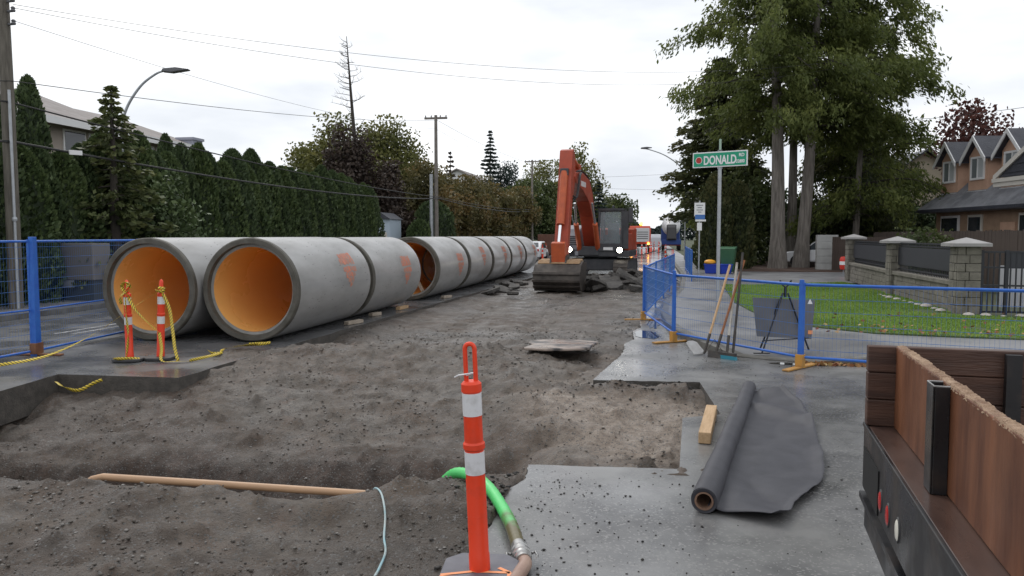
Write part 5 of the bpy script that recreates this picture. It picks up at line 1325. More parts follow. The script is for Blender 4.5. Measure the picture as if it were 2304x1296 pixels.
mk = thing('red_marker_post', 'small red and white marker by the stone pillar', 'marker', (8.1, 35.6, .12))
B().tube([(0, 0, 0), (0, 0, .35)], .02, 8).obj('stake', GALV, mk)
RED = mat('marker_red', (.60, .035, .02), rough=.4)
B().lathe([(.001, .3), (.13, .3), (.16, .38), (.16, .74), (.12, .84), (.001, .86)], 16).obj('drum', RED, mk, smooth=40)
B().lathe([(.162, .5), (.165, .505), (.165, .64), (.162, .645)], 16).obj('white_band', WHT, mk)

# bins on the sidewalk
BING = mat('green_bin_plastic', (0.025, 0.10, 0.045), (0.035, .12, .055), scale=3, rough=.45)
bn = thing('wheelie_bin', 'dark green wheelie bin at the edge of the trees', 'bin', (3.45, 37.6, .125), R(-12))
def frustum(w0, d0, w1, d1, z0, z1): return B().add([(-w0, -d0, z0), (w0, -d0, z0), (w0, d0, z0), (-w0, d0, z0), (-w1, -d1, z1), (w1, -d1, z1), (w1, d1, z1), (-w1, d1, z1)], [(3, 2, 1, 0), (4, 5, 6, 7), (0, 1, 5, 4), (1, 2, 6, 5), (2, 3, 7, 6), (3, 0, 4, 7)])
frustum(.25, .27, .35, .37, .06, 1.12).obj('body', BING, bn, bevel=.03)
B().prism([(-.40, 1.12), (.40, 1.12), (.36, 1.24), (-.30, 1.2)], -.37, .37, 'x').obj('lid', BING, bn, bevel=.03)
B().box(-.3, .3, .38, .44, 1.05, 1.12).obj('handle', BING, bn)
for x in (-.27, .27): B().lathe([(.001, -.03), (.12, -.03), (.12, .03), (.001, .03)], 14, 'x', at=(x, .25, .12)).obj('wheel', BLK, bn)
B().box(-.13, .10, -.345, -.335, .70, .82).obj('sticker', WHT, bn, rot=(R(-5.4), 0, 0))
RECB = mat('blue_box_plastic', (0.015, 0.05, 0.42), rough=.4); YEL = mat('yellow_bag_plastic', (0.75, 0.34, 0.02), rough=.5)
rb = thing('recycling_box', 'blue recycling box standing left of the green bin', 'box', (2.65, 37.2, .125), R(-8))
frustum(.24, .18, .30, .23, 0, .42).obj('body', RECB, rb, bevel=.02); B().box(-.32, .32, -.25, .25, .40, .44).obj('rim', RECB, rb, bevel=.01)
rb2 = copy_tree(rb); rb2.location = (3.25, 37.1, .125); rb2.rotation_euler = (0, 0, R(25)); rb2['label'] = 'blue recycling box in front of the green bin'
yb = B(); vsx = []
yb.lathe([(.22, 0), (.27, .05), (.26, .12), (.16, .18), (.05, .2), (.001, .2)], 9)
tag(yb.obj('yellow_bag', YEL, loc=(2.6, 37.2, .57), smooth=40), 'yellow bag lying on the left blue box', 'bag')

# utility cabinet seen through the tall fence
cbn = thing('utility_cabinet', 'grey brown utility cabinet beyond the tall blue fence', 'cabinet', (-15.3, 18.9, .12))
B().box(-.5, .5, -.35, .35, .55, 1.55).obj('body', mat('cabinet_grey', (.16, .15, .145), rough=.6), cbn, bevel=.03)
B().box(-.45, .45, -.3, .3, .0, .55).obj('plinth', mat('cabinet_plinth', (.05, .06, .07), rough=.6), cbn)
B().box(-.48, -.1, -.37, -.35, .35, .55).obj('white_sticker', EXL, cbn)

# ------------------------------------------------------------------ trees
def tree_obj(name, label, cat, loc, group=None, rz=0): return thing(name, label, cat, loc, rz, group)
BARK = mat('grey_cedar_bark', (0.11, 0.097, 0.085), (0.25, 0.225, 0.20), scale=2.2, rough=0.9, stretch=(5, 5, .5), bump=.8, bscale=9, bdist=.05)
BARKD = mat('dark_bark', (0.03, 0.025, 0.02), (0.06, 0.05, 0.042), scale=3, rough=0.9)
L_THU = leafmat('thuja_foliage', (0.022, 0.036, 0.017), (0.054, 0.082, 0.036), (0.10, 0.138, 0.055), trans=.12)
L_THU2 = leafmat('thuja_foliage_fresh', (0.028, 0.045, 0.018), (0.068, 0.102, 0.038), (0.125, 0.165, 0.06), trans=.12)
L_CED = leafmat('cedar_foliage', (0.045, 0.062, 0.018), (0.122, 0.152, 0.042), (0.22, 0.24, 0.07), trans=.5, patch=.5, pscale=.5)
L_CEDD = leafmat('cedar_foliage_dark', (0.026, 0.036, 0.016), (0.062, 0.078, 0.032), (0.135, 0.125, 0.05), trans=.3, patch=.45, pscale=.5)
L_PALE = leafmat('golden_conifer', (0.035, 0.05, 0.02), (0.08, 0.10, 0.035), (0.16, 0.165, 0.06), trans=.2, patch=.5)
L_OLV = leafmat('olive_autumn_leaves', (0.055, 0.062, 0.02), (0.125, 0.135, 0.042), (0.215, 0.195, 0.06), trans=.3, patch=.5, pscale=.4)
L_COP = leafmat('copper_leaves', (0.024, 0.017, 0.014), (0.048, 0.034, 0.028), (0.085, 0.062, 0.046), trans=.2)
L_AUT = leafmat('tawny_autumn_leaves', (0.05, 0.055, 0.022), (0.12, 0.105, 0.04), (0.28, 0.16, 0.06), trans=.3, patch=.65, pscale=.25)
L_GRN = leafmat('mid_green_leaves', (0.025, 0.042, 0.013), (0.06, 0.082, 0.026), (0.12, 0.135, 0.045), trans=.3, patch=.5, pscale=.4)
L_SPR = leafmat('blue_spruce_needles', (0.010, 0.018, 0.016), (0.022, 0.038, 0.032), (0.045, 0.065, 0.055), trans=.1)
L_RED = leafmat('purple_maple_leaves', (0.03, 0.012, 0.012), (0.075, 0.028, 0.024), (0.13, 0.045, 0.03), trans=.3)

def column(t, h, r, n, seed, lm, leaf=.14, point=1.6, core=True, zb=0.0):
    """clipped upright thuja: dense shell of small upright sprays over a dark core"""
    rg = np.random.RandomState(seed)
    z = zb + (h - zb) * rg.rand(n) ** .85; u = (z - zb) / (h - zb)
    a = rg.uniform(0, 6.283, n)
    prof = np.clip(1 - u ** (point * 2.2), 0, 1) ** .55 * (.82 + .18 * sst(0, .25, u))
    lob = 1 + .10 * np.sin(a * 3 + seed) + .07 * np.sin(a * 5 + u * 9 + seed * 2) + .3 * fbm(a * 1.5 + seed, z * 1.0, 1.2, 2)
    R_ = r * prof * lob * (.80 + .24 * rg.rand(n) ** .6)
    c = np.stack([R_ * np.cos(a), R_ * np.sin(a), z], -1)
    d = np.stack([.55 * np.cos(a), .55 * np.sin(a), np.full(n, 1.0)], -1) + rg.normal(0, .28, (n, 3))
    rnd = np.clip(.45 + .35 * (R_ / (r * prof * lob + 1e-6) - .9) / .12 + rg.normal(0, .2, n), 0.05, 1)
    ex_ = None
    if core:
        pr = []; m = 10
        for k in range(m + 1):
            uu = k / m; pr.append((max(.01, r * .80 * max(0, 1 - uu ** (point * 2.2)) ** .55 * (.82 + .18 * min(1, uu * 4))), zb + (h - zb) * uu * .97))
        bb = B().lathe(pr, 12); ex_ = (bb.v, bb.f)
    quads('crown', leafquads(c, d, rg.uniform(.6, 1.3, n) * leaf, 1.9, rg), lm, rnd, t, ex_)
    B().tube([(0, 0, -.1), (0, 0, h * .5)], [.09, .05], 8).obj('trunk', BARKD, t)

def blobtree(t, h, cr, n, seed, lm, leaf=.3, trunk_r=.2, z0=.25, k=22, bark=None, shape=1.0, spread=.34, limb=True):
    """broadleaf: clumps of leaves round limb ends"""
    rg = np.random.RandomState(seed); rd = random.Random(seed)
    cl = []; sz = []
    zc = h * (z0 + 1) / 2; hz = h * (1 - z0) / 2
    while len(cl) < k:
        p = rg.uniform(-1, 1, 3)
        if p @ p < 1 and p @ p > .12:
            wz = 1 - .35 * max(0, p[2]) * shape
            cl.append((p[0] * cr * wz, p[1] * cr * wz, zc + p[2] * hz)); sz.append(rd.uniform(.7, 1.3))
    cl = np.array(cl); sz = np.array(sz)
    w = sz ** 2 / (sz ** 2).sum(); ci = rg.choice(k, n, p=w)
    off = np.clip(rg.normal(0, 1, (n, 3)), -1.7, 1.7) * np.array([cr, cr, hz * .8]) * spread * sz[ci][:, None] * .75
    c = cl[ci] + off
    d = rg.normal(0, 1, (n, 3)); d[:, 2] -= .3
    clr = rg.rand(k)
    rnd = np.clip(.2 + .4 * rg.rand(n) + .25 * clr[ci] + .22 * off[:, 2] / (hz * spread + 1e-6), 0, 1)  # besides chance, leaves painted lighter towards each clump's top, as if lit from above
    quads('crown', leafquads(c, d, rg.uniform(.6, 1.3, n) * leaf, 1.5, rg), lm, rnd, t)
    tb = B(); bark = bark or BARKD
    tb.tube([(0, 0, -.1), (rd.uniform(-.1, .1), 0, h * z0), (rd.uniform(-.2, .2), rd.uniform(-.2, .2), h * .75)], [trunk_r, trunk_r * .75, trunk_r * .2], 9)
    if limb:
        for p in cl[:14]:
            s = rd.uniform(.5, .9); a = Vector((0, 0, h * z0 * s + .1 * h)); e = Vector(p); m_ = a.lerp(e, .5) + Vector((0, 0, -.04 * h))
            tb.tube([a, m_, e], [trunk_r * .4, trunk_r * .22, trunk_r * .07], 6)
    tb.obj('trunk', bark, t)

def conifer(t, h, r, seed, lm, leaf=.3, z0=.06, whorl=.45, per=7, dens=9, droop=.25, trunk_r=.18, jit=.25, curve=1.0, bark=None, inner=0.0):
    rg = np.random.RandomState(seed)
    cs, ds, rn = [], [], []
    z = h * z0
    tb = B(); tb.tube([(0, 0, -.1), (0, 0, h * .5), (0, 0, h * .98)], [trunk_r, trunk_r * .6, .02], 9)
    while z < h * .985:
        u = (z / h - z0) / (1 - z0); Lb = r * (1 - u) ** curve
        for k in range(per):
            a = rg.uniform(0, 6.283); l = max(.15, Lb * (1 + rg.uniform(-jit, jit)))
            m = max(3, int(dens * l / .5)); s = inner + (1 - inner) * rg.rand(m) ** .7
            lat = rg.normal(0, .10, m) * l * s
            zz = z - droop * l * s ** 1.5 + rg.normal(0, .07, m) * (.4 + l * .25) + (.10 * l) * (s > .8)
            x = np.cos(a) * l * s - np.sin(a) * lat; y = np.sin(a) * l * s + np.cos(a) * lat
            cs.append(np.stack([x, y, zz], -1))
            dd = np.stack([np.full(m, np.cos(a)), np.full(m, np.sin(a)), np.full(m, -droop * .9)], -1) + rg.normal(0, .35, (m, 3)); ds.append(dd)
            rn.append(np.clip(.25 + .5 * s + rg.normal(0, .16, m), 0, 1))
            if l > .5: tb.tube([(0, 0, z), (math.cos(a) * l * .5, math.sin(a) * l * .5, z - droop * l * .3), (math.cos(a) * l * .9, math.sin(a) * l * .9, z - droop * l * .85)], [.03 * l ** .5, .02, .008], 4)
        z += whorl * (1 - .45 * u)
    c = np.concatenate(cs); d = np.concatenate(ds); rn = np.concatenate(rn)
    quads('crown', leafquads(c, d, rg.uniform(.6, 1.3, len(c)) * leaf, 2.0, rg), lm, rn, t)
    tb.obj('trunk', bark or BARKD, t)

# --- left hedge of clipped cedars, one thing per plant
protos = []
for k in range(4):
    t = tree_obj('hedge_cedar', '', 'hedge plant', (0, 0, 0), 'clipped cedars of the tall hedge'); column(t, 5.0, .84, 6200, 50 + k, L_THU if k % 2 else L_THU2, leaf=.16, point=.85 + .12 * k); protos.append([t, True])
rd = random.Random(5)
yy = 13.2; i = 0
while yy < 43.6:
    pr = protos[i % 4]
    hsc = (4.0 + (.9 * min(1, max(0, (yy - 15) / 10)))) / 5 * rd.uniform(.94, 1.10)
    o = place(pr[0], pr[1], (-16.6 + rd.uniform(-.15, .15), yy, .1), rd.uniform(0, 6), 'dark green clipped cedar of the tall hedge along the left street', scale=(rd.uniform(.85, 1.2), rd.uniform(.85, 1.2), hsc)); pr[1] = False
    yy += rd.uniform(.72, .92); i += 1
for (x, y, h, r, lb, lm, sd) in ((-17.4, 19.45, 6.25, .75, 'tall narrow dark cypress spire at the left', L_THU, 3), (-17.2, 18.3, 5.5, .85, 'dark cypress beside the left utility pole', L_THU, 4), (-17.8, 26.3, 5.5, .6, 'pointed cedar poking above the hedge below the house gable', L_THU, 6), (-17.9, 28.3, 5.3, .7, 'pointed cedar poking above the hedge beside the chimney', L_THU, 8)):
    t = tree_obj('cypress_tree', lb, 'tree', (x, y, .1)); column(t, h, r, 4200, sd, lm, leaf=.17, point=.9)
t = tree_obj('golden_conifer', 'golden green conifer with layered branches behind the street lamp', 'tree', (-15.5, 20.4, .1)); conifer(t, 6.2, 1.75, 12, L_PALE, leaf=.22, per=8, dens=16, droop=.22, whorl=.32, jit=.35, curve=.8)
t = tree_obj('shrub', 'rounded green shrub at the foot of the golden conifer', 'shrub', (-15.7, 22.9, .1)); blobtree(t, 4.0, 1.3, 4500, 14, L_THU2, leaf=.16, z0=.05, k=20, trunk_r=.08)
t = tree_obj('shrub', 'dark evergreen shrub at the end of the hedge', 'shrub', (-16.4, 57.0, .1)); column(t, 4.4, 1.6, 4200, 15, L_THU, leaf=.25, point=1.8)
t = tree_obj('shrub', 'low dark evergreen shrub behind the pipes past the hedge', 'shrub', (-16.3, 53.2, .1)); column(t, 2.9, .9, 2400, 16, L_THU2, leaf=.22, point=1.8)

# --- trees beyond the hedge
for (x, y, h, r, n, sd, lm, nm, lb, lf, kk_) in (
        (-25.5, 58.5, 10.4, 3.1, 7000, 1, L_OLV, 'autumn_tree', 'olive autumn tree left of the bare spire', .34, 26),
        (-26, 73.5, 12.4, 3.9, 8000, 2, L_OLV, 'autumn_tree', 'olive autumn tree right of the copper tree', .38, 26),
        (-21.5, 53.2, 9.4, 2.0, 7500, 3, L_COP, 'copper_tree', 'dark copper leaved tree below the bare spire', .3, 24),
        (-19.7, 55.8, 7.0, 2.0, 5000, 4, L_COP, 'copper_tree', 'lower dark brown tree right of the bare spire', .3, 18),
        (-18.8, 61, 7.5, 2.9, 6500, 5, L_AUT, 'autumn_shrub', 'tawny tree just left of the T-shaped pole', .32, 22),
        (-18.5, 67, 7.4, 2.9, 6500, 6, L_AUT, 'autumn_shrub', 'tawny green tree right of the T-shaped pole', .34, 22),
        (-18.5, 73.5, 7.3, 2.9, 6000, 7, L_AUT, 'autumn_shrub', 'tawny green tree below the white gable', .36, 22),
        (-18.5, 80.5, 7.4, 3.1, 6000, 8, L_AUT, 'autumn_shrub', 'orange tinged tree below the dark spruce', .38, 22),
        (-18.3, 88.5, 7.7, 3.2, 5500, 9, L_AUT, 'autumn_shrub', 'orange tinged tree right of the dark spruce', .4, 20),
        (-18.3, 98, 7.6, 3.4, 5500, 10, L_AUT, 'autumn_shrub', 'tawny tree below the distant T-shaped pole', .42, 20),
        (-18.5, 112, 9.2, 4.5, 5500, 11, L_GRN, 'far_tree', 'green tree left of the excavator stick', .5, 22),
        (-17.5, 128, 10.2, 5, 5000, 12, L_GRN, 'far_tree', 'green tree behind the excavator stick', .55, 22),
        (-22, 158, 15.5, 6, 3500, 13, L_OLV, 'far_tree', 'far olive tree left of the excavator boom', .6, 20),
        (-12.5, 132, 16.6, 4.6, 2600, 14, L_OLV, 'far_tree', 'tall thin leaved tree rising behind the excavator boom', .55, 30),
        (-9, 170, 9.5, 6, 3500, 15, L_GRN, 'far_tree', 'far green tree behind the excavator cab', .7, 18),
        (-23, 119, 13.0, 3.6, 5000, 16, L_SPR, 'dark_round_tree', 'dark rounded evergreen right of the spruce', .4, 20)):
    t = tree_obj(nm, lb, 'tree', (x, y, .05), 'trees beyond the hedge on the left')
    blobtree(t, h, r, int(n * 2.2), sd, lm, lf * .85, trunk_r=.14 + .01 * h, z0=.06 if 'shrub' in nm or lm in (L_COP,) else .15, k=int(kk_ * 1.7), spread=.27 if sd != 14 else .2)
t = tree_obj('spruce_tree', 'dark spruce standing above the tawny trees', 'tree', (-26, 123.6, .05)); conifer(t, 19.0, 4.0, 20, L_SPR, leaf=.7, per=8, dens=6, whorl=.9, droop=.2, trunk_r=.3)
t = tree_obj('spruce_tree', 'small dark spruce behind the excavator boom', 'tree', (-8.4, 122, .05)); conifer(t, 10.4, 3.0, 21, L_SPR, leaf=.6, per=8, dens=6, whorl=.8, droop=.2, trunk_r=.2)
t = tree_obj('spruce_tree', 'small conifer just right of the T-shaped pole', 'tree', (-19.5, 74, .05)); conifer(t, 10.2, 1.9, 22, L_COP, leaf=.4, per=6, dens=5, whorl=.7, droop=.1, trunk_r=.15)
# bare spire
t = tree_obj('bare_tree', 'tall bare dead conifer spire above the copper tree', 'tree', (-22, 55, .05))
tb = B(); rd = random.Random(3); H_ = 16.4
tb.tube([(.55, 0, 0), (.3, 0, 8), (0, 0, 12), (-.3, 0, H_)], [.22, .15, .1, .02], 8)
tb.obj('trunk', BARKD, t)
for k in range(58):
    z = rd.uniform(7.5, 16.1); a = rd.choice([math.pi, math.pi, 0]) + rd.uniform(-1.1, 1.1); l = (17 - z) * .24 * rd.uniform(.5, 1.1) + .25
    x0 = .3 - .3 * (z - 8) / 4 if z < 12 else -.3 * (z - 12) / 4.4
    e = (x0 + l * math.cos(a), l * math.sin(a), z + l * rd.uniform(.1, .5))
    bq = B().tube([(x0, 0, z), (x0 + l * .5 * math.cos(a), l * .5 * math.sin(a), z + l * .08), e], [.03, .02, .008], 4)
    for j in range(3):
        f = rd.uniform(.4, .95); p = Vector((x0, 0, z)).lerp(Vector(e), f); bq.tube([p, p + Vector((rd.uniform(-.3, .3), rd.uniform(-.3, .3), rd.uniform(.0, .4)))], [.012, .004], 3)
    bq.obj('branch', BARKD, t)

# --- right: the group of big red cedars
def big_cedar(t, h, r, seed, lm, z0, n_br, leaf, dens, trunk_r, lean=(0, 0), bare=None, az=None):
    rg = np.random.RandomState(seed); rd = random.Random(seed)
    tb = B(); pts = []; rad = []
    for k in range(13):
        u = k / 12; pts.append((lean[0] * u + .12 * math.sin(u * 5 + seed), lean[1] * u, h * u)); rad.append(trunk_r * (1.35 if k == 0 else 1) * (1 - .86 * u))
    pts[0] = (pts[0][0], pts[0][1], -.15)
    tb.tube(pts, rad, 16)
    tb.obj('trunk', BARK, t, smooth=60)
    lb_ = B(); cs, ds, rn = [], [], []
    for i in range(n_br):
        u = (i + rd.random()) / n_br; z = h * (z0 + (1 - z0) * u ** 1.05)
        az_ = rd.uniform(0, 6.283) if az is None else rd.gauss(az, 1.0)
        l = r * (.55 + .45 * math.sin(min(1, (u + .18)) * math.pi * .8)) * rd.uniform(.5, 1.12) * (1 - u * .55)
        x0, y0 = lean[0] * z / h, lean[1] * z / h
        rise = rd.uniform(.05, .35)
        path = []
        for k in range(7):
            s = k / 6; path.append(Vector((x0 + math.cos(az_) * l * s, y0 + math.sin(az_) * l * s, z + l * (rise * s * 1.6 - (rise + .28) * s * s) + .12 * math.sin(s * 6 + i))))
        lb_.tube(path, [max(.012, .075 * (l / r) * (1 - .85 * k / 6)) for k in range(7)], 5)
        m = int(dens * l)
        s = .22 + .78 * rg.rand(m) ** .75; idx_ = np.minimum((s * 6).astype(int), 5); fr = s * 6 - idx_
        pa = np.array(path); base_ = pa[idx_] * (1 - fr)[:, None] + pa[idx_ + 1] * fr[:, None]
        # hanging sprays gathered in clumps along the limb
        nc = max(3, int(l * 2.0)); cs_ = rg.uniform(.25, 1.02, nc); off = rg.normal(0, 1, (nc, 3)) * np.array([.42, .42, .22]) * (.5 + .12 * l)
        pick = rg.randint(0, nc, m); ss = np.clip(cs_[pick] + rg.normal(0, .05, m), .1, 1.0); idx_ = np.minimum((ss * 6).astype(int), 5); fr = ss * 6 - idx_
        base_ = pa[idx_] * (1 - fr)[:, None] + pa[idx_ + 1] * fr[:, None] + off[pick]
        sp2 = rg.normal(0, 1, (m, 3)) * np.array([.21, .21, .18]); sp2[:, 2] -= .20 * np.abs(rg.normal(0, 1, m))
        cs.append(base_ + sp2)
        ds.append(np.stack([np.full(m, .5 * math.cos(az_)), np.full(m, .5 * math.sin(az_)), np.full(m, -.75)], -1) + rg.normal(0, .45, (m, 3)))
        rn.append(np.clip(.34 + .34 * (sp2[:, 2] + .2) / .35 * .5 + .22 * ss + rg.normal(0, .17, m), 0, 1))  # higher sprays of a clump get lighter tones: light from above put into colour
    lb_.obj('limbs', BARKD, t)
    c = np.concatenate(cs); d = np.concatenate(ds); rn = np.concatenate(rn)
    quads('crown', leafquads(c, d, rg.uniform(.6, 1.35, len(c)) * leaf, 2.8, rg), lm, rn, t)
GC = 'big cedars at the street corner'
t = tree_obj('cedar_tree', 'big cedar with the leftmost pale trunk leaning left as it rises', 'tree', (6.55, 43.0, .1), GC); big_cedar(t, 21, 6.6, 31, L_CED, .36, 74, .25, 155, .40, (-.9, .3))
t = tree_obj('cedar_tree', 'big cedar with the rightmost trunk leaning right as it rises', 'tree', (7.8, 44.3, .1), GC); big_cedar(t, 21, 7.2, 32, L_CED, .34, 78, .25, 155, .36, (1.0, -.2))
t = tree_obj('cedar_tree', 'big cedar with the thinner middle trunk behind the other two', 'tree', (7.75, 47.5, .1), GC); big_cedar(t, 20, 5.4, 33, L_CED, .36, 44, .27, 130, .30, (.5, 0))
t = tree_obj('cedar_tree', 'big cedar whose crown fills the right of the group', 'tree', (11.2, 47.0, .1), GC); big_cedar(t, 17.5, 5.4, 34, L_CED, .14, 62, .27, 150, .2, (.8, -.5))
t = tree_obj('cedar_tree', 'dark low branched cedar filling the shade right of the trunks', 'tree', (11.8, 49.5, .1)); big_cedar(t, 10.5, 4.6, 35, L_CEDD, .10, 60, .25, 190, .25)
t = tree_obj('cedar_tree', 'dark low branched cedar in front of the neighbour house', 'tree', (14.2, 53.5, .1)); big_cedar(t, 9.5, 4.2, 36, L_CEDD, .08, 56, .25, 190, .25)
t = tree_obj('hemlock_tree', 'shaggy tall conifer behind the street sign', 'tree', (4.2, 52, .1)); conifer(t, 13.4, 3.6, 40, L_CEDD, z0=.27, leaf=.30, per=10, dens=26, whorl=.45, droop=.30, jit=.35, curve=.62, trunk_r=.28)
t = tree_obj('hemlock_tree', 'shaggy conifer nearest the road right of the mixer truck', 'tree', (5.2, 63, .1)); conifer(t, 11.5, 2.9, 41, L_CED, z0=.27, leaf=.30, per=10, dens=24, whorl=.5, droop=.28, jit=.4, curve=.7, trunk_r=.25)
t = tree_obj('hemlock_tree', 'slim conifer between the sign and the leftmost cedar trunk', 'tree', (6.3, 57, .1)); conifer(t, 9.8, 1.7, 42, L_SPR, leaf=.4, per=7, dens=8, whorl=.6, droop=.2, trunk_r=.15)
t = tree_obj('cypress_tree', 'dark dense cypress just right of the notice sign', 'tree', (3.15, 41.5, .1)); column(t, 5.0, .95, 5200, 43, L_CEDD, leaf=.22, point=1.1)
t = tree_obj('cypress_tree', 'second dark cypress behind the green bin', 'tree', (4.3, 42.2, .1)); column(t, 4.6, .9, 4600, 44, L_CEDD, leaf=.22, point=1.3)
t = tree_obj('shrub', 'yellowish green shrub left of the big trunks', 'shrub', (5.3, 47.5, .1)); blobtree(t, 6.0, 1.7, 5500, 45, L_GRN, leaf=.24, z0=.08, k=22, trunk_r=.1)
t = tree_obj('shrub', 'dark shrub behind the big cedar trunks', 'shrub', (8.3, 55, .1)); blobtree(t, 4.6, 3.2, 6000, 46, L_THU, leaf=.3, z0=.03, k=24, trunk_r=.1)
t = tree_obj('shrub', 'dark broad shrub behind the block wall', 'shrub', (12.4, 51.5, .1)); blobtree(t, 4.2, 3.4, 6000, 47, L_THU, leaf=.3, z0=.03, k=24, trunk_r=.1)
t = tree_obj('shrub', 'light green shrub above the middle stone pillar', 'shrub', (9.4, 30.5, .1)); blobtree(t, 2.25, 1.0, 3500, 48, L_GRN, leaf=.14, z0=.1, k=18, trunk_r=.05)
t = tree_obj('maple_tree', 'purple leaved maple behind the tan house', 'tree', (21.2, 57, .1)); blobtree(t, 10.6, 3.6, 3600, 49, L_RED, leaf=.32, z0=.3, k=24, trunk_r=.2, spread=.27)
t = tree_obj('shrub', 'dark shrub beside the neighbour house wall', 'shrub', (15.6, 50.5, .1)); blobtree(t, 3.4, 2.2, 4500, 52, L_THU, leaf=.28, z0=.03, k=20, trunk_r=.1)
# far wood closing the road
rg = np.random.RandomState(77); n = 9000
fx = rg.uniform(-60, 90, n); hh = 6 + 5 * (fbm(fx, fx * 0 + 3, .05, 3) + .5) + 3 * vnoise(fx * .25, fx * 0); fz = hh * rg.rand(n) ** .7
fc = np.stack([fx, 330 + rg.normal(0, 6, n), fz], -1)
tag(quads('far_wood', leafquads(fc, rg.normal(size=(n, 3)), rg.uniform(1, 2.2, n), 1.4, rg), L_SPR, rg.rand(n)), 'dark far wood closing the end of the road', 'wood', kind='stuff')

# ------------------------------------------------------------------ houses
STUC = mat('tan_stucco', (0.46, 0.285, 0.20), (0.54, 0.345, 0.245), scale=2, rough=0.85, bump=.2, bscale=40)
BRNW = mat('brown_wall', (0.27, 0.18, 0.12), (0.34, 0.23, 0.155), scale=3, rough=0.8)
SHIN = mat('grey_shingles', (0.11, 0.115, 0.13), (0.21, 0.215, 0.235), scale=1.4, rough=0.55, rough2=.8, stretch=(1, 1, 1), bump=.5, bscale=12, bdist=.03)
SHIND = mat('dark_slate_shingles', (0.028, 0.03, 0.042), (0.05, 0.052, 0.066), scale=2, rough=0.5, bump=.5, bscale=14, bdist=.03)
TRIM = mat('cream_trim', (0.55, 0.52, 0.47), rough=.6)
TRIMW = mat('white_trim', (0.72, 0.72, 0.72), rough=.5)
WPANE = glassmat('window_pane_glass', (0.16, 0.18, 0.19), .05)
CURT = mat('pale_curtain', (0.42, 0.44, 0.45), rough=.8)
hs_ = thing('tan_house', 'tan stucco house with three dormers above a grey roof', 'house', (7.0985, -2.0276, 0), R(9.5))
EX_, EZ = 14.8, 3.25; RX, RZ = 20.8, 8.75; YA, YB = 22.0, 46.0
B().box(15.6, 26.0, YA, YB - .5, 0, 3.3).obj('wall', BRNW, hs_)
slope = (RZ - EZ) / (RX - EX_)
roof = B().add([(EX_, YA, EZ), (EX_, YB, EZ), (RX, YB - 4.0, RZ), (RX, YA, RZ), (26.8, YB, EZ), (26.8, YA, EZ),
                (EX_, YA, EZ - .18), (EX_, YB, EZ - .18), (26.8, YB, EZ - .18), (26.8, YA, EZ - .18)],
               [(0, 1, 2, 3), (1, 4, 2), (4, 5, 3, 2), (0, 3, 5), (0, 6, 7, 1), (1, 7, 8, 4), (4, 8, 9, 5), (5, 9, 6, 0), (6, 9, 8, 7)])
ro = roof.obj('roof', SHIN, hs_)
B().box(EX_ - .09, EX_ - .002, YA, YB, EZ - .16, EZ - .0).obj('gutter', SHIND, ro)
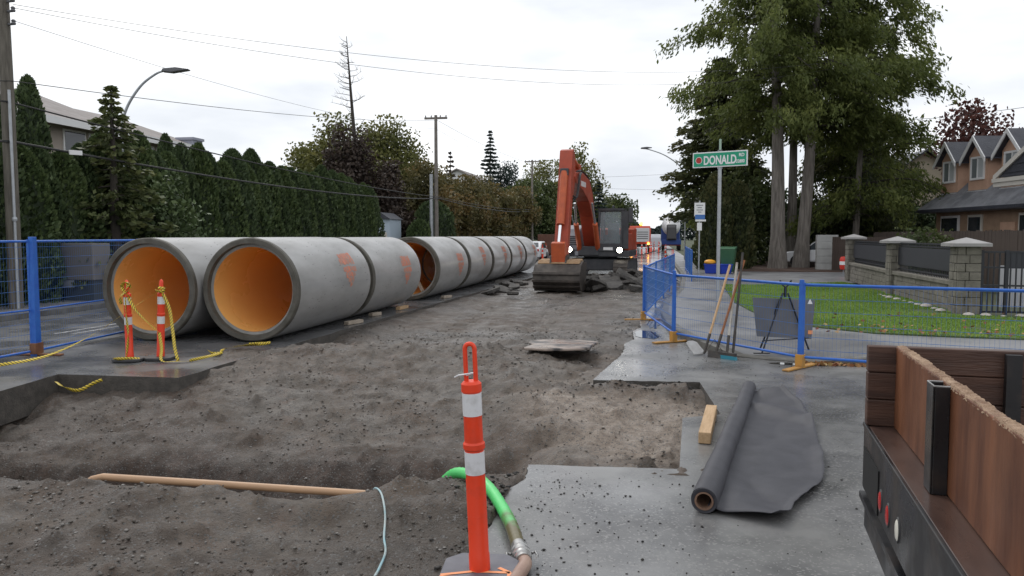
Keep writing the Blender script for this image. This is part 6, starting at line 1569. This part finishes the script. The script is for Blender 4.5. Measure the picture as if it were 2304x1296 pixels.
for (yc, w) in ((44.6, .79), (42.05, .80), (39.35, .82)):
    X0 = 15.75; zb = EZ + (X0 - EX_) * slope; zw = 5.82; zp = 6.68; xb = 19.6
    d = B().add([(X0, yc - w, zb - .1), (X0, yc + w, zb - .1), (X0, yc + w, zw), (X0, yc, zp - .08), (X0, yc - w, zw),
                 (xb, yc - w, zb), (xb, yc + w, zb), (xb, yc + w, zw), (xb, yc, zp - .08), (xb, yc - w, zw)],
                [(0, 1, 2, 3, 4), (1, 6, 7, 2), (0, 4, 9, 5), (2, 7, 8, 3), (4, 3, 8, 9)]).obj('dormer', STUC, hs_)
    ov = .24; X1 = X0 - .3; sl2 = (zp - zw) / w
    for s in (-1, 1):
        B().add([(X1, yc, zp), (xb + 1.2, yc, zp), (xb + 1.2, yc + s * (w + ov), zw - sl2 * ov), (X1, yc + s * (w + ov), zw - sl2 * ov),
                 (X1, yc, zp + .09), (xb + 1.2, yc, zp + .09), (xb + 1.2, yc + s * (w + ov), zw - sl2 * ov + .09), (X1, yc + s * (w + ov), zw - sl2 * ov + .09)],
                [(0, 1, 2, 3), (4, 7, 6, 5), (0, 4, 5, 1), (2, 6, 7, 3), (0, 3, 7, 4)]).obj('dormer_roof', SHIND, d)
        B().add([(X1 - .06, yc, zp - .13), (X1 - .06, yc, zp + .10), (X1 - .06, yc + s * (w + ov + .03), zw - sl2 * (ov + .03) + .10), (X1 - .06, yc + s * (w + ov + .03), zw - sl2 * (ov + .03) - .13),
                 (X1 - .005, yc, zp - .13), (X1 - .005, yc, zp + .10), (X1 - .005, yc + s * (w + ov + .03), zw - sl2 * (ov + .03) + .10), (X1 - .005, yc + s * (w + ov + .03), zw - sl2 * (ov + .03) - .13)],
                [(0, 1, 2, 3), (4, 7, 6, 5), (0, 4, 5, 1), (3, 2, 6, 7), (1, 5, 6, 2), (0, 3, 7, 4)]).obj('bargeboard', TRIMW, d)
    B().box(X0 - .06, X0 + .1, yc - w - .02, yc + w + .02, zb - .12, zb - .04).obj('flashing', TRIMW, d)
    fr = B()
    z0_, z1_ = 4.72, 5.66; yw = .50
    fr.box(X0 - .07, X0 - .004, yc - yw - .09, yc + yw + .09, z1_, z1_ + .1); fr.box(X0 - .07, X0 - .004, yc - yw - .09, yc + yw + .09, z0_ - .1, z0_)
    fr.box(X0 - .07, X0 - .004, yc - yw - .09, yc - yw, z0_, z1_); fr.box(X0 - .07, X0 - .004, yc + yw, yc + yw + .09, z0_, z1_); fr.box(X0 - .06, X0 - .004, yc - .03, yc + .03, z0_, z1_)
    win = fr.obj('window', TRIMW, d)
    for s, m in ((-1, WPANE), (1, CURT)):
        pass
    # (sub-parts of the dormer carry frame and panes side by side)
    for s in (-1, 1): B().box(X0 - .03, X0 - .008, yc + (s * yw if s < 0 else .03), yc + (-.03 if s < 0 else s * yw), z0_, z1_).obj('pane', WPANE if s > 0 else CURT, d)
# front gable nearer the camera
gb = B().add([(13.6, 36.9, 4.35), (13.6, 33.0, 6.35), (13.6, 29.1, 4.35), (20.2, 36.9, 4.35), (20.2, 33.0, 6.35), (20.2, 29.1, 4.35)], [(0, 1, 2), (0, 3, 4, 1), (1, 4, 5, 2), (0, 2, 5, 3), (3, 5, 4)]).obj('front_gable', SHIND, hs_)
for s, (ya, yb_) in ((1, (37.05, 33.0)), (-1, (28.95, 33.0))):
    B().add([(13.5, ya, 4.22), (13.5, ya, 4.44), (13.5, yb_, 6.55), (13.5, yb_, 6.33), (13.58, ya, 4.22), (13.58, ya, 4.44), (13.58, yb_, 6.55), (13.58, yb_, 6.33)], [(0, 1, 2, 3), (4, 7, 6, 5), (0, 4, 5, 1), (1, 5, 6, 2), (2, 6, 7, 3), (3, 7, 4, 0)]).obj('bargeboard', TRIM, gb)
for k in range(5):                                               # courses of slate on the gable face
    z = 4.5 + k * .33; hw = (6.35 - z) / 2.0 * 3.9
    if hw > .2: B().box(13.56, 13.597, 33.0 - hw, 33.0 + hw, z, z + .03).obj('slate_course', SHIND, gb)
for z0_, z1_, x in ((3.95, 4.13, 13.55), (4.135, 4.30, 13.48)): B().box(x, 13.8, 29.1, 37.1, z0_, z1_).obj('beam', TRIM, gb)
for y in (29.4,): B().box(13.55, 13.85, y - .15, y + .15, 0, 3.94).obj('porch_column', TRIM, gb)
for (y0_, y1_, m) in ((43.2, 44.9, 1), (41.2, 42.4, 0), (37.2, 38.4, 0)):
    w_ = B().box(15.52, 15.595, y0_, y1_, 1.2, 2.9).obj('window', TRIMW if m else TRIM, hs_)
    B().box(15.49, 15.519, y0_ + .12, y1_ - .12, 1.32, 2.78).obj('pane', GLK, w_)
B().box(15.5, 15.62, 38.6, 39.7, 0.15, 2.5).obj('door', STUC, hs_)
B().box(17.9, 18.5, 46.0, 46.15, 3.6, 4.9).obj('side_window', TRIMW, hs_)
# neighbour house, mostly hidden
nh = thing('neighbour_house', 'cream gabled house peeping through the cedars left of the tan house', 'house', (20.2, 64, 0))
B().add([(-4, 0, 0), (4, 0, 0), (4, 0, 5.2), (0, 0, 8.2), (-4, 0, 5.2), (-4, 9, 0), (4, 9, 0), (4, 9, 5.2), (0, 9, 8.2), (-4, 9, 5.2)], [(0, 1, 2, 3, 4), (5, 9, 8, 7, 6), (0, 4, 9, 5), (1, 6, 7, 2)]).obj('wall', mat('cream_siding', (.42, .36, .28), rough=.7), nh)
for s in (-1, 1): B().add([(0, -.5, 8.25), (s * 4.5, -.5, 4.9), (s * 4.5, 9.5, 4.9), (0, 9.5, 8.25), (0, -.5, 8.4), (s * 4.5, -.5, 5.05), (s * 4.5, 9.5, 5.05), (0, 9.5, 8.4)], [(0, 1, 2, 3), (4, 7, 6, 5), (0, 4, 5, 1), (1, 5, 6, 2), (2, 6, 7, 3)]).obj('roof', SHIND, nh)
wn_ = B().box(.6, 1.8, -.08, 0, 2.6, 4.2).obj('window', TRIMW, nh); B().box(.72, 1.68, -.1, -.081, 2.72, 4.08).obj('pane', WPANE, wn_)

# left houses above the hedge
ROOFP = mat('pinkish_grey_roof', (0.19, 0.165, 0.155), (0.26, 0.235, 0.225), scale=1.2, rough=.8, bump=.4, bscale=14)
BEIGE = mat('beige_siding', (0.36, 0.31, 0.27), rough=.8)
def lhouse(x0, x1, y0, y1, ze, zr, label, wins, gable_y=None):
    t = thing('left_house', label, 'house', (0, 0, 0)); t.name = 'house'
    B().box(x0, x1, y0, y1, 0, ze).obj('wall', BEIGE, t)
    xm = (x0 + x1) / 2
    for s, (xa) in ((1, x1 + .8), (-1, x0 - .8)):
        B().add([(xm, y0 - .7, zr), (xa, y0 - .7, ze - .1), (xa, y1 + .7, ze - .1), (xm, y1 + .7, zr), (xm, y0 - .7, zr + .12), (xa, y0 - .7, ze + .02), (xa, y1 + .7, ze + .02), (xm, y1 + .7, zr + .12)], [(0, 1, 2, 3), (4, 7, 6, 5), (0, 4, 5, 1), (1, 5, 6, 2), (2, 6, 7, 3)]).obj('roof', ROOFP, t)
    B().box(x1 + .8, x1 + .88, y0 - .7, y1 + .7, ze - .3, ze + .03).obj('fascia', TRIMW, t)
    for (y, w, z0_, z1_, m) in wins:
        f = B().box(x1 + .005, x1 + .06, y - w / 2, y + w / 2, z0_, z1_).obj('window', TRIMW, t); B().box(x1 + .061, x1 + .075, y - w / 2 + .1, y + w / 2 - .1, z0_ + .1, z1_ - .1).obj('pane', m, f)
    return t
lhouse(-38, -27.6, 26, 36.3, 7.25, 9.4, 'beige house with pinkish roof above the hedge, left of the golden conifer', ((33.6, 1.5, 5.7, 6.95, GLK), (35.1, 1.1, 5.7, 6.95, WPANE)))
lhouse(-37, -27.4, 37.8, 42.2, 7.15, 8.9, 'beige house with pale fascia right of the golden conifer', ((38.9, 1.0, 5.7, 6.8, WPANE), (40.5, 1.8, 5.7, 6.8, CURT)))
tag(B().box(-.5, .5, -.5, .5, 0, 2.2).box(-.58, .58, -.58, .58, 2.2, 2.35).obj('chimney_box', mat('lilac_siding', (.32, .33, .40), rough=.7), loc=(-27.2, 42.6, 5.3)), 'lilac grey boxed chimney at the end of the right roof', 'chimney')
B().box(-.45, .45, -.45, .45, -5.3, 0).obj('chimney_shaft', BEIGE, bpy.data.objects['chimney_box'])
h3 = thing('house', 'white gable wall of a far house above the tawny trees', 'house', (-30, 118, 0))
B().add([(-6, 0, 0), (6, 0, 0), (6, 0, 9), (0, 0, 12), (-6, 0, 9), (-6, 14, 0), (6, 14, 0), (6, 14, 9), (0, 14, 12), (-6, 14, 9)], [(0, 1, 2, 3, 4), (5, 9, 8, 7, 6), (0, 4, 9, 5), (1, 6, 7, 2)]).obj('wall', TRIMW, h3)
for s in (-1, 1): B().add([(0, -.6, 12.05), (s * 6.8, -.6, 8.6), (s * 6.8, 14, 8.6), (0, 14, 12.05), (0, -.6, 12.25), (s * 6.8, -.6, 8.8), (s * 6.8, 14, 8.8), (0, 14, 12.25)], [(0, 1, 2, 3), (4, 7, 6, 5), (0, 4, 5, 1), (1, 5, 6, 2), (2, 6, 7, 3)]).obj('roof', ROOFP, h3)
wq_ = B().box(1.5, 3.2, -.1, 0, 6.5, 8.2).obj('window', TRIM, h3); B().box(1.65, 3.05, -.12, -.101, 6.65, 8.05).obj('pane', GLK, wq_)
h4 = thing('garden_shed', 'pale blue shed showing in the gap at the end of the hedge', 'shed', (-18.2, 50.6, 0))
PBL = mat('pale_blue_siding', (.42, .5, .58), rough=.7)
B().box(-.6, .6, 0, 2.4, 0, 3.0).obj('wall', PBL, h4); B().prism([(-.7, 3.0), (.7, 3.0), (0, 3.45)], -.2, 2.6, 'y').obj('roof', SHIND, h4)
B().box(-.4, .4, -.04, 0, .1, 2.1).obj('door', TRIM, h4)

# ------------------------------------------------------------------ stone pillar wall with railings
BLKS = mat('split_block_stone', (0.125, 0.115, 0.095), (0.20, 0.185, 0.155), scale=3.5, rough=0.85, bump=.7, bscale=22, bdist=.02)
MORT = mat('wall_mortar', (0.10, 0.095, 0.085), rough=.9)
CAP = mat('pillar_cap_concrete', (0.26, 0.25, 0.245), (0.33, 0.32, 0.31), scale=3, rough=.5)
IRON = mat('black_railing_paint', (0.016, 0.018, 0.024), rough=.45)
def pillar(x, y, w, h, label, rz=0, slim=1.0):
    t = thing('stone_pillar', label, 'pillar', (x, y, .14), rz, 'stone pillars of the corner wall')
    B().box(-w / 2 + .03, w / 2 - .03, -w / 2 + .03, w / 2 - .03, 0, h).obj('core', MORT, t)
    bh = h / 8; rdp = random.Random(int(y * 10))
    for r_ in range(8):
        z0_ = r_ * bh
        if r_ % 2 == 0: segs = [(-w / 2, 0.0), (0.0, w / 2)]
        else: segs = [(-w / 2, -w / 6), (-w / 6, w / 2)]
        for (a, c) in segs:
            j = rdp.uniform(0, .012)
            B().box(a + .006, c - .006, -w / 2 - j, -w / 2 + .06, z0_ + .006, z0_ + bh - .006).obj('block', BLKS, t, bevel=.008)
            B().box(-w / 2 - j, -w / 2 + .06, max(a, -w / 2 + .062) + .006, c - .006, z0_ + .006, z0_ + bh - .006).obj('block', BLKS, t, bevel=.008)
            B().box(w / 2 - .06, w / 2 + j, max(a, -w / 2 + .062) + .006, c - .006, z0_ + .006, z0_ + bh - .006).obj('block', BLKS, t, bevel=.008)
    cw = w / 2 + .15
    B().add([(-cw, -cw, h), (cw, -cw, h), (cw, cw, h), (-cw, cw, h), (-cw, -cw, h + .07), (cw, -cw, h + .07), (cw, cw, h + .07), (-cw, cw, h + .07), (0, 0, h + .20)],
            [(3, 2, 1, 0), (0, 1, 5, 4), (1, 2, 6, 5), (2, 3, 7, 6), (3, 0, 4, 7), (4, 5, 8), (5, 6, 8), (6, 7, 8), (7, 4, 8)]).obj('cap', CAP, t)
    return t
PW = [(6.85, 18.85), (7.05, 24.5), (7.65, 32.1)]
pillar(*PW[0], .48, 1.50, 'nearest and largest stone pillar with a pointed cap')
pillar(*PW[1], .48, 1.52, 'middle stone pillar with the light green shrub above it')
pillar(*PW[2], .48, 1.60, 'farthest stone pillar beside the red marker')
def low_wall(a, b_, h, label):
    A, Bq = Vector(a), Vector(b_); d = Bq - A; Lw = d.length; rz = math.atan2(d.y, d.x)
    t = thing('garden_wall', label, 'wall', (A.x, A.y, .13), rz, 'low stone walls between the pillars')
    B().box(.25, Lw - .25, -.12, .12, 0, h - .1).obj('core', MORT, t)
    rdw = random.Random(int(Lw * 7)); u = 0
    for r_ in range(4):
        u = .25 + (0 if r_ % 2 else -.2); bh = (h - .1) / 4
        while u < Lw - .25:
            a0 = max(u, .25); a1 = min(u + .42, Lw - .25)
            if a1 - a0 > .05:
                B().box(a0 + .005, a1 - .005, .10, .135 + rdw.uniform(0, .015), r_ * bh + .005, (r_ + 1) * bh - .005).obj('block', BLKS, t, bevel=.006)
            u += .42
    B().box(.25, Lw - .25, -.17, .19, h - .1, h).obj('coping', CAP if False else BLKS, t, bevel=.01)
    r2 = thing('iron_railing', 'black iron railing on ' + label.split(' ', 1)[1] if False else 'black iron railing on the ' + label[4:] if label.startswith('low ') else label, 'railing', (A.x, A.y, .13 + h), rz, 'iron railings between the pillars')
    for z in (.06, .18, .72, .80): B().box(.26, Lw - .26, -.02, .02, z, z + .035).obj('rail', IRON, r2)
    n = int((Lw - .55) / .13)
    for k in range(n): B().box(-.009, .009, -.009, .009, .0, .80).obj('picket', IRON, r2, loc=(.3 + k * .13, 0, 0))
    B().box(.26, Lw - .26, .03, .035, .2, .7).obj('backing_panel', mat('dark_infill_panel', (.028, .03, .038), rough=.5), r2)
    return t
low_wall(PW[0], PW[1], .72, 'low stone wall between the nearest and middle pillars')
low_wall(PW[1], PW[2], .72, 'low stone wall between the middle and farthest pillars')
# gate running right from the nearest pillar
gt = thing('iron_gate_fence', 'black iron picket gate right of the nearest stone pillar', 'gate', (7.12, 18.75, .14), R(-3))
for z in (.04, .62, 1.02, 1.36): B().box(0, 3.6, -.02, .02, z, z + .04).obj('rail', IRON, gt)
for k in range(33): B().box(-.013, .013, -.013, .013, .04, 1.38).obj('picket', IRON, gt, loc=(.05 + k * .11, .0, 0))
for x in (.03, .52): B().box(x - .035, x + .035, -.035, .035, 0, 1.42).obj('gate_post', IRON, gt)
B().box(.55, 3.6, -.005, .0, 1.06, 1.36).obj('solid_panel', mat('dark_infill_panel', (.028, .03, .038), rough=.5), gt)
tag(B().box(0, 3.0, -.02, .02, 0, .07).obj('white_rail', WHT, loc=(7.9, 18.3, .58), rot=(0, 0, R(-3))), 'thin white rail low in front of the iron gate', 'rail')
for x in (.1, 2.9): B().box(x - .03, x + .03, -.02, .02, -.44, 0).obj('rail_leg', WHT, bpy.data.objects['white_rail'])
tag(B().box(0, 4, -.02, .02, 0, 1.0).obj('white_garage_panel', mat('pale_panel', (.5, .5, .52), rough=.6), loc=(8.2, 20.5, .16)), 'pale panel seen through the iron gate pickets', 'panel')
# brown board fence in front of the house
bf = thing('board_fence', 'dark brown board fence in front of the tan house', 'fence', (10.8, 23.0, .14), R(90))
BFM = mat('dark_brown_boards', (0.04, 0.027, 0.021), (0.07, 0.05, 0.04), scale=3, rough=.8, stretch=(4, 1, .5))
rdf = random.Random(3)
bme = None
for k in range(130):
    o = B().box(-.068, .068, -.012, .012, 0, 1.9).obj('board', BFM, bf) if bme is None else link('board', bme, bf)
    bme = o.data; o.location = (k * .142, rdf.uniform(-.006, .006), 0); o.scale = (1, 1, 1 + rdf.uniform(-.012, .012))
for z in (.4, 1.5): B().box(-.1, 18.4, -.06, -.014, z, z + .09).obj('rail', BFM, bf)
bf2 = thing('board_fence', 'brown board fence between block wall and farthest pillar', 'fence', (8.75, 40.6, .14), R(-52))
for k in range(22):
    o = link('board', bme, bf2); o.location = (k * .142, rdf.uniform(-.006, .006), 0); o.scale = (1, 1, .88)
for z in (.4, 1.3): B().box(-.1, 3.1, .014, .06, z, z + .09).obj('rail', BFM, bf2)
# concrete block stack
LB = mat('pale_lock_block', (0.30, 0.30, 0.29), (0.40, 0.40, 0.39), scale=2.5, rough=.8, bump=.4, bscale=14)
lb0 = thing('block_wall', 'short pale concrete block wall beside the cedar trunks', 'wall', (8.7, 41.9, .12), R(-4))
for k in range(5): B().box(-.5, .5, -.3, .3, k * .36 + .006, k * .36 + .354).obj('block', LB, lb0, bevel=.015)
# pale edging stones at the wall foot
es = thing('edging_stone', 'pale rounded edging stone along the foot of the corner wall', 'stone', (6.7, 18.3, .14), group='pale edging stones at the wall foot')
EST = mat('pale_edging_stone', (.34, .31, .28), (.45, .42, .38), scale=4, rough=.8)
q = B().lathe([(.001, -.03), (.1, -.02), (.14, .05), (.1, .11), (.001, .14)], 9).obj('stone', EST, es, smooth=60)
bpy.data.objects.remove(es); q.name = 'edging_stone'; q.parent = None
tag(q, 'pale rounded edging stone along the foot of the corner wall', 'stone', 'pale edging stones at the wall foot')
rdf = random.Random(8); first = True
for k in range(20):
    x, y = (6.5 - rdf.uniform(0, .08), 24 - k * .55) if k < 10 else (6.7 + (k - 10) * .33, 18.15 - (k - 10) * .02)
    o = q if first else q.copy()
    if not first: C.objects.link(o)
    first = False
    o.location = (x, y, .15); o.rotation_euler = (0, 0, rdf.uniform(0, 6)); s = rdf.uniform(.35, .95); o.scale = (s * 1.2, s, s * .8)
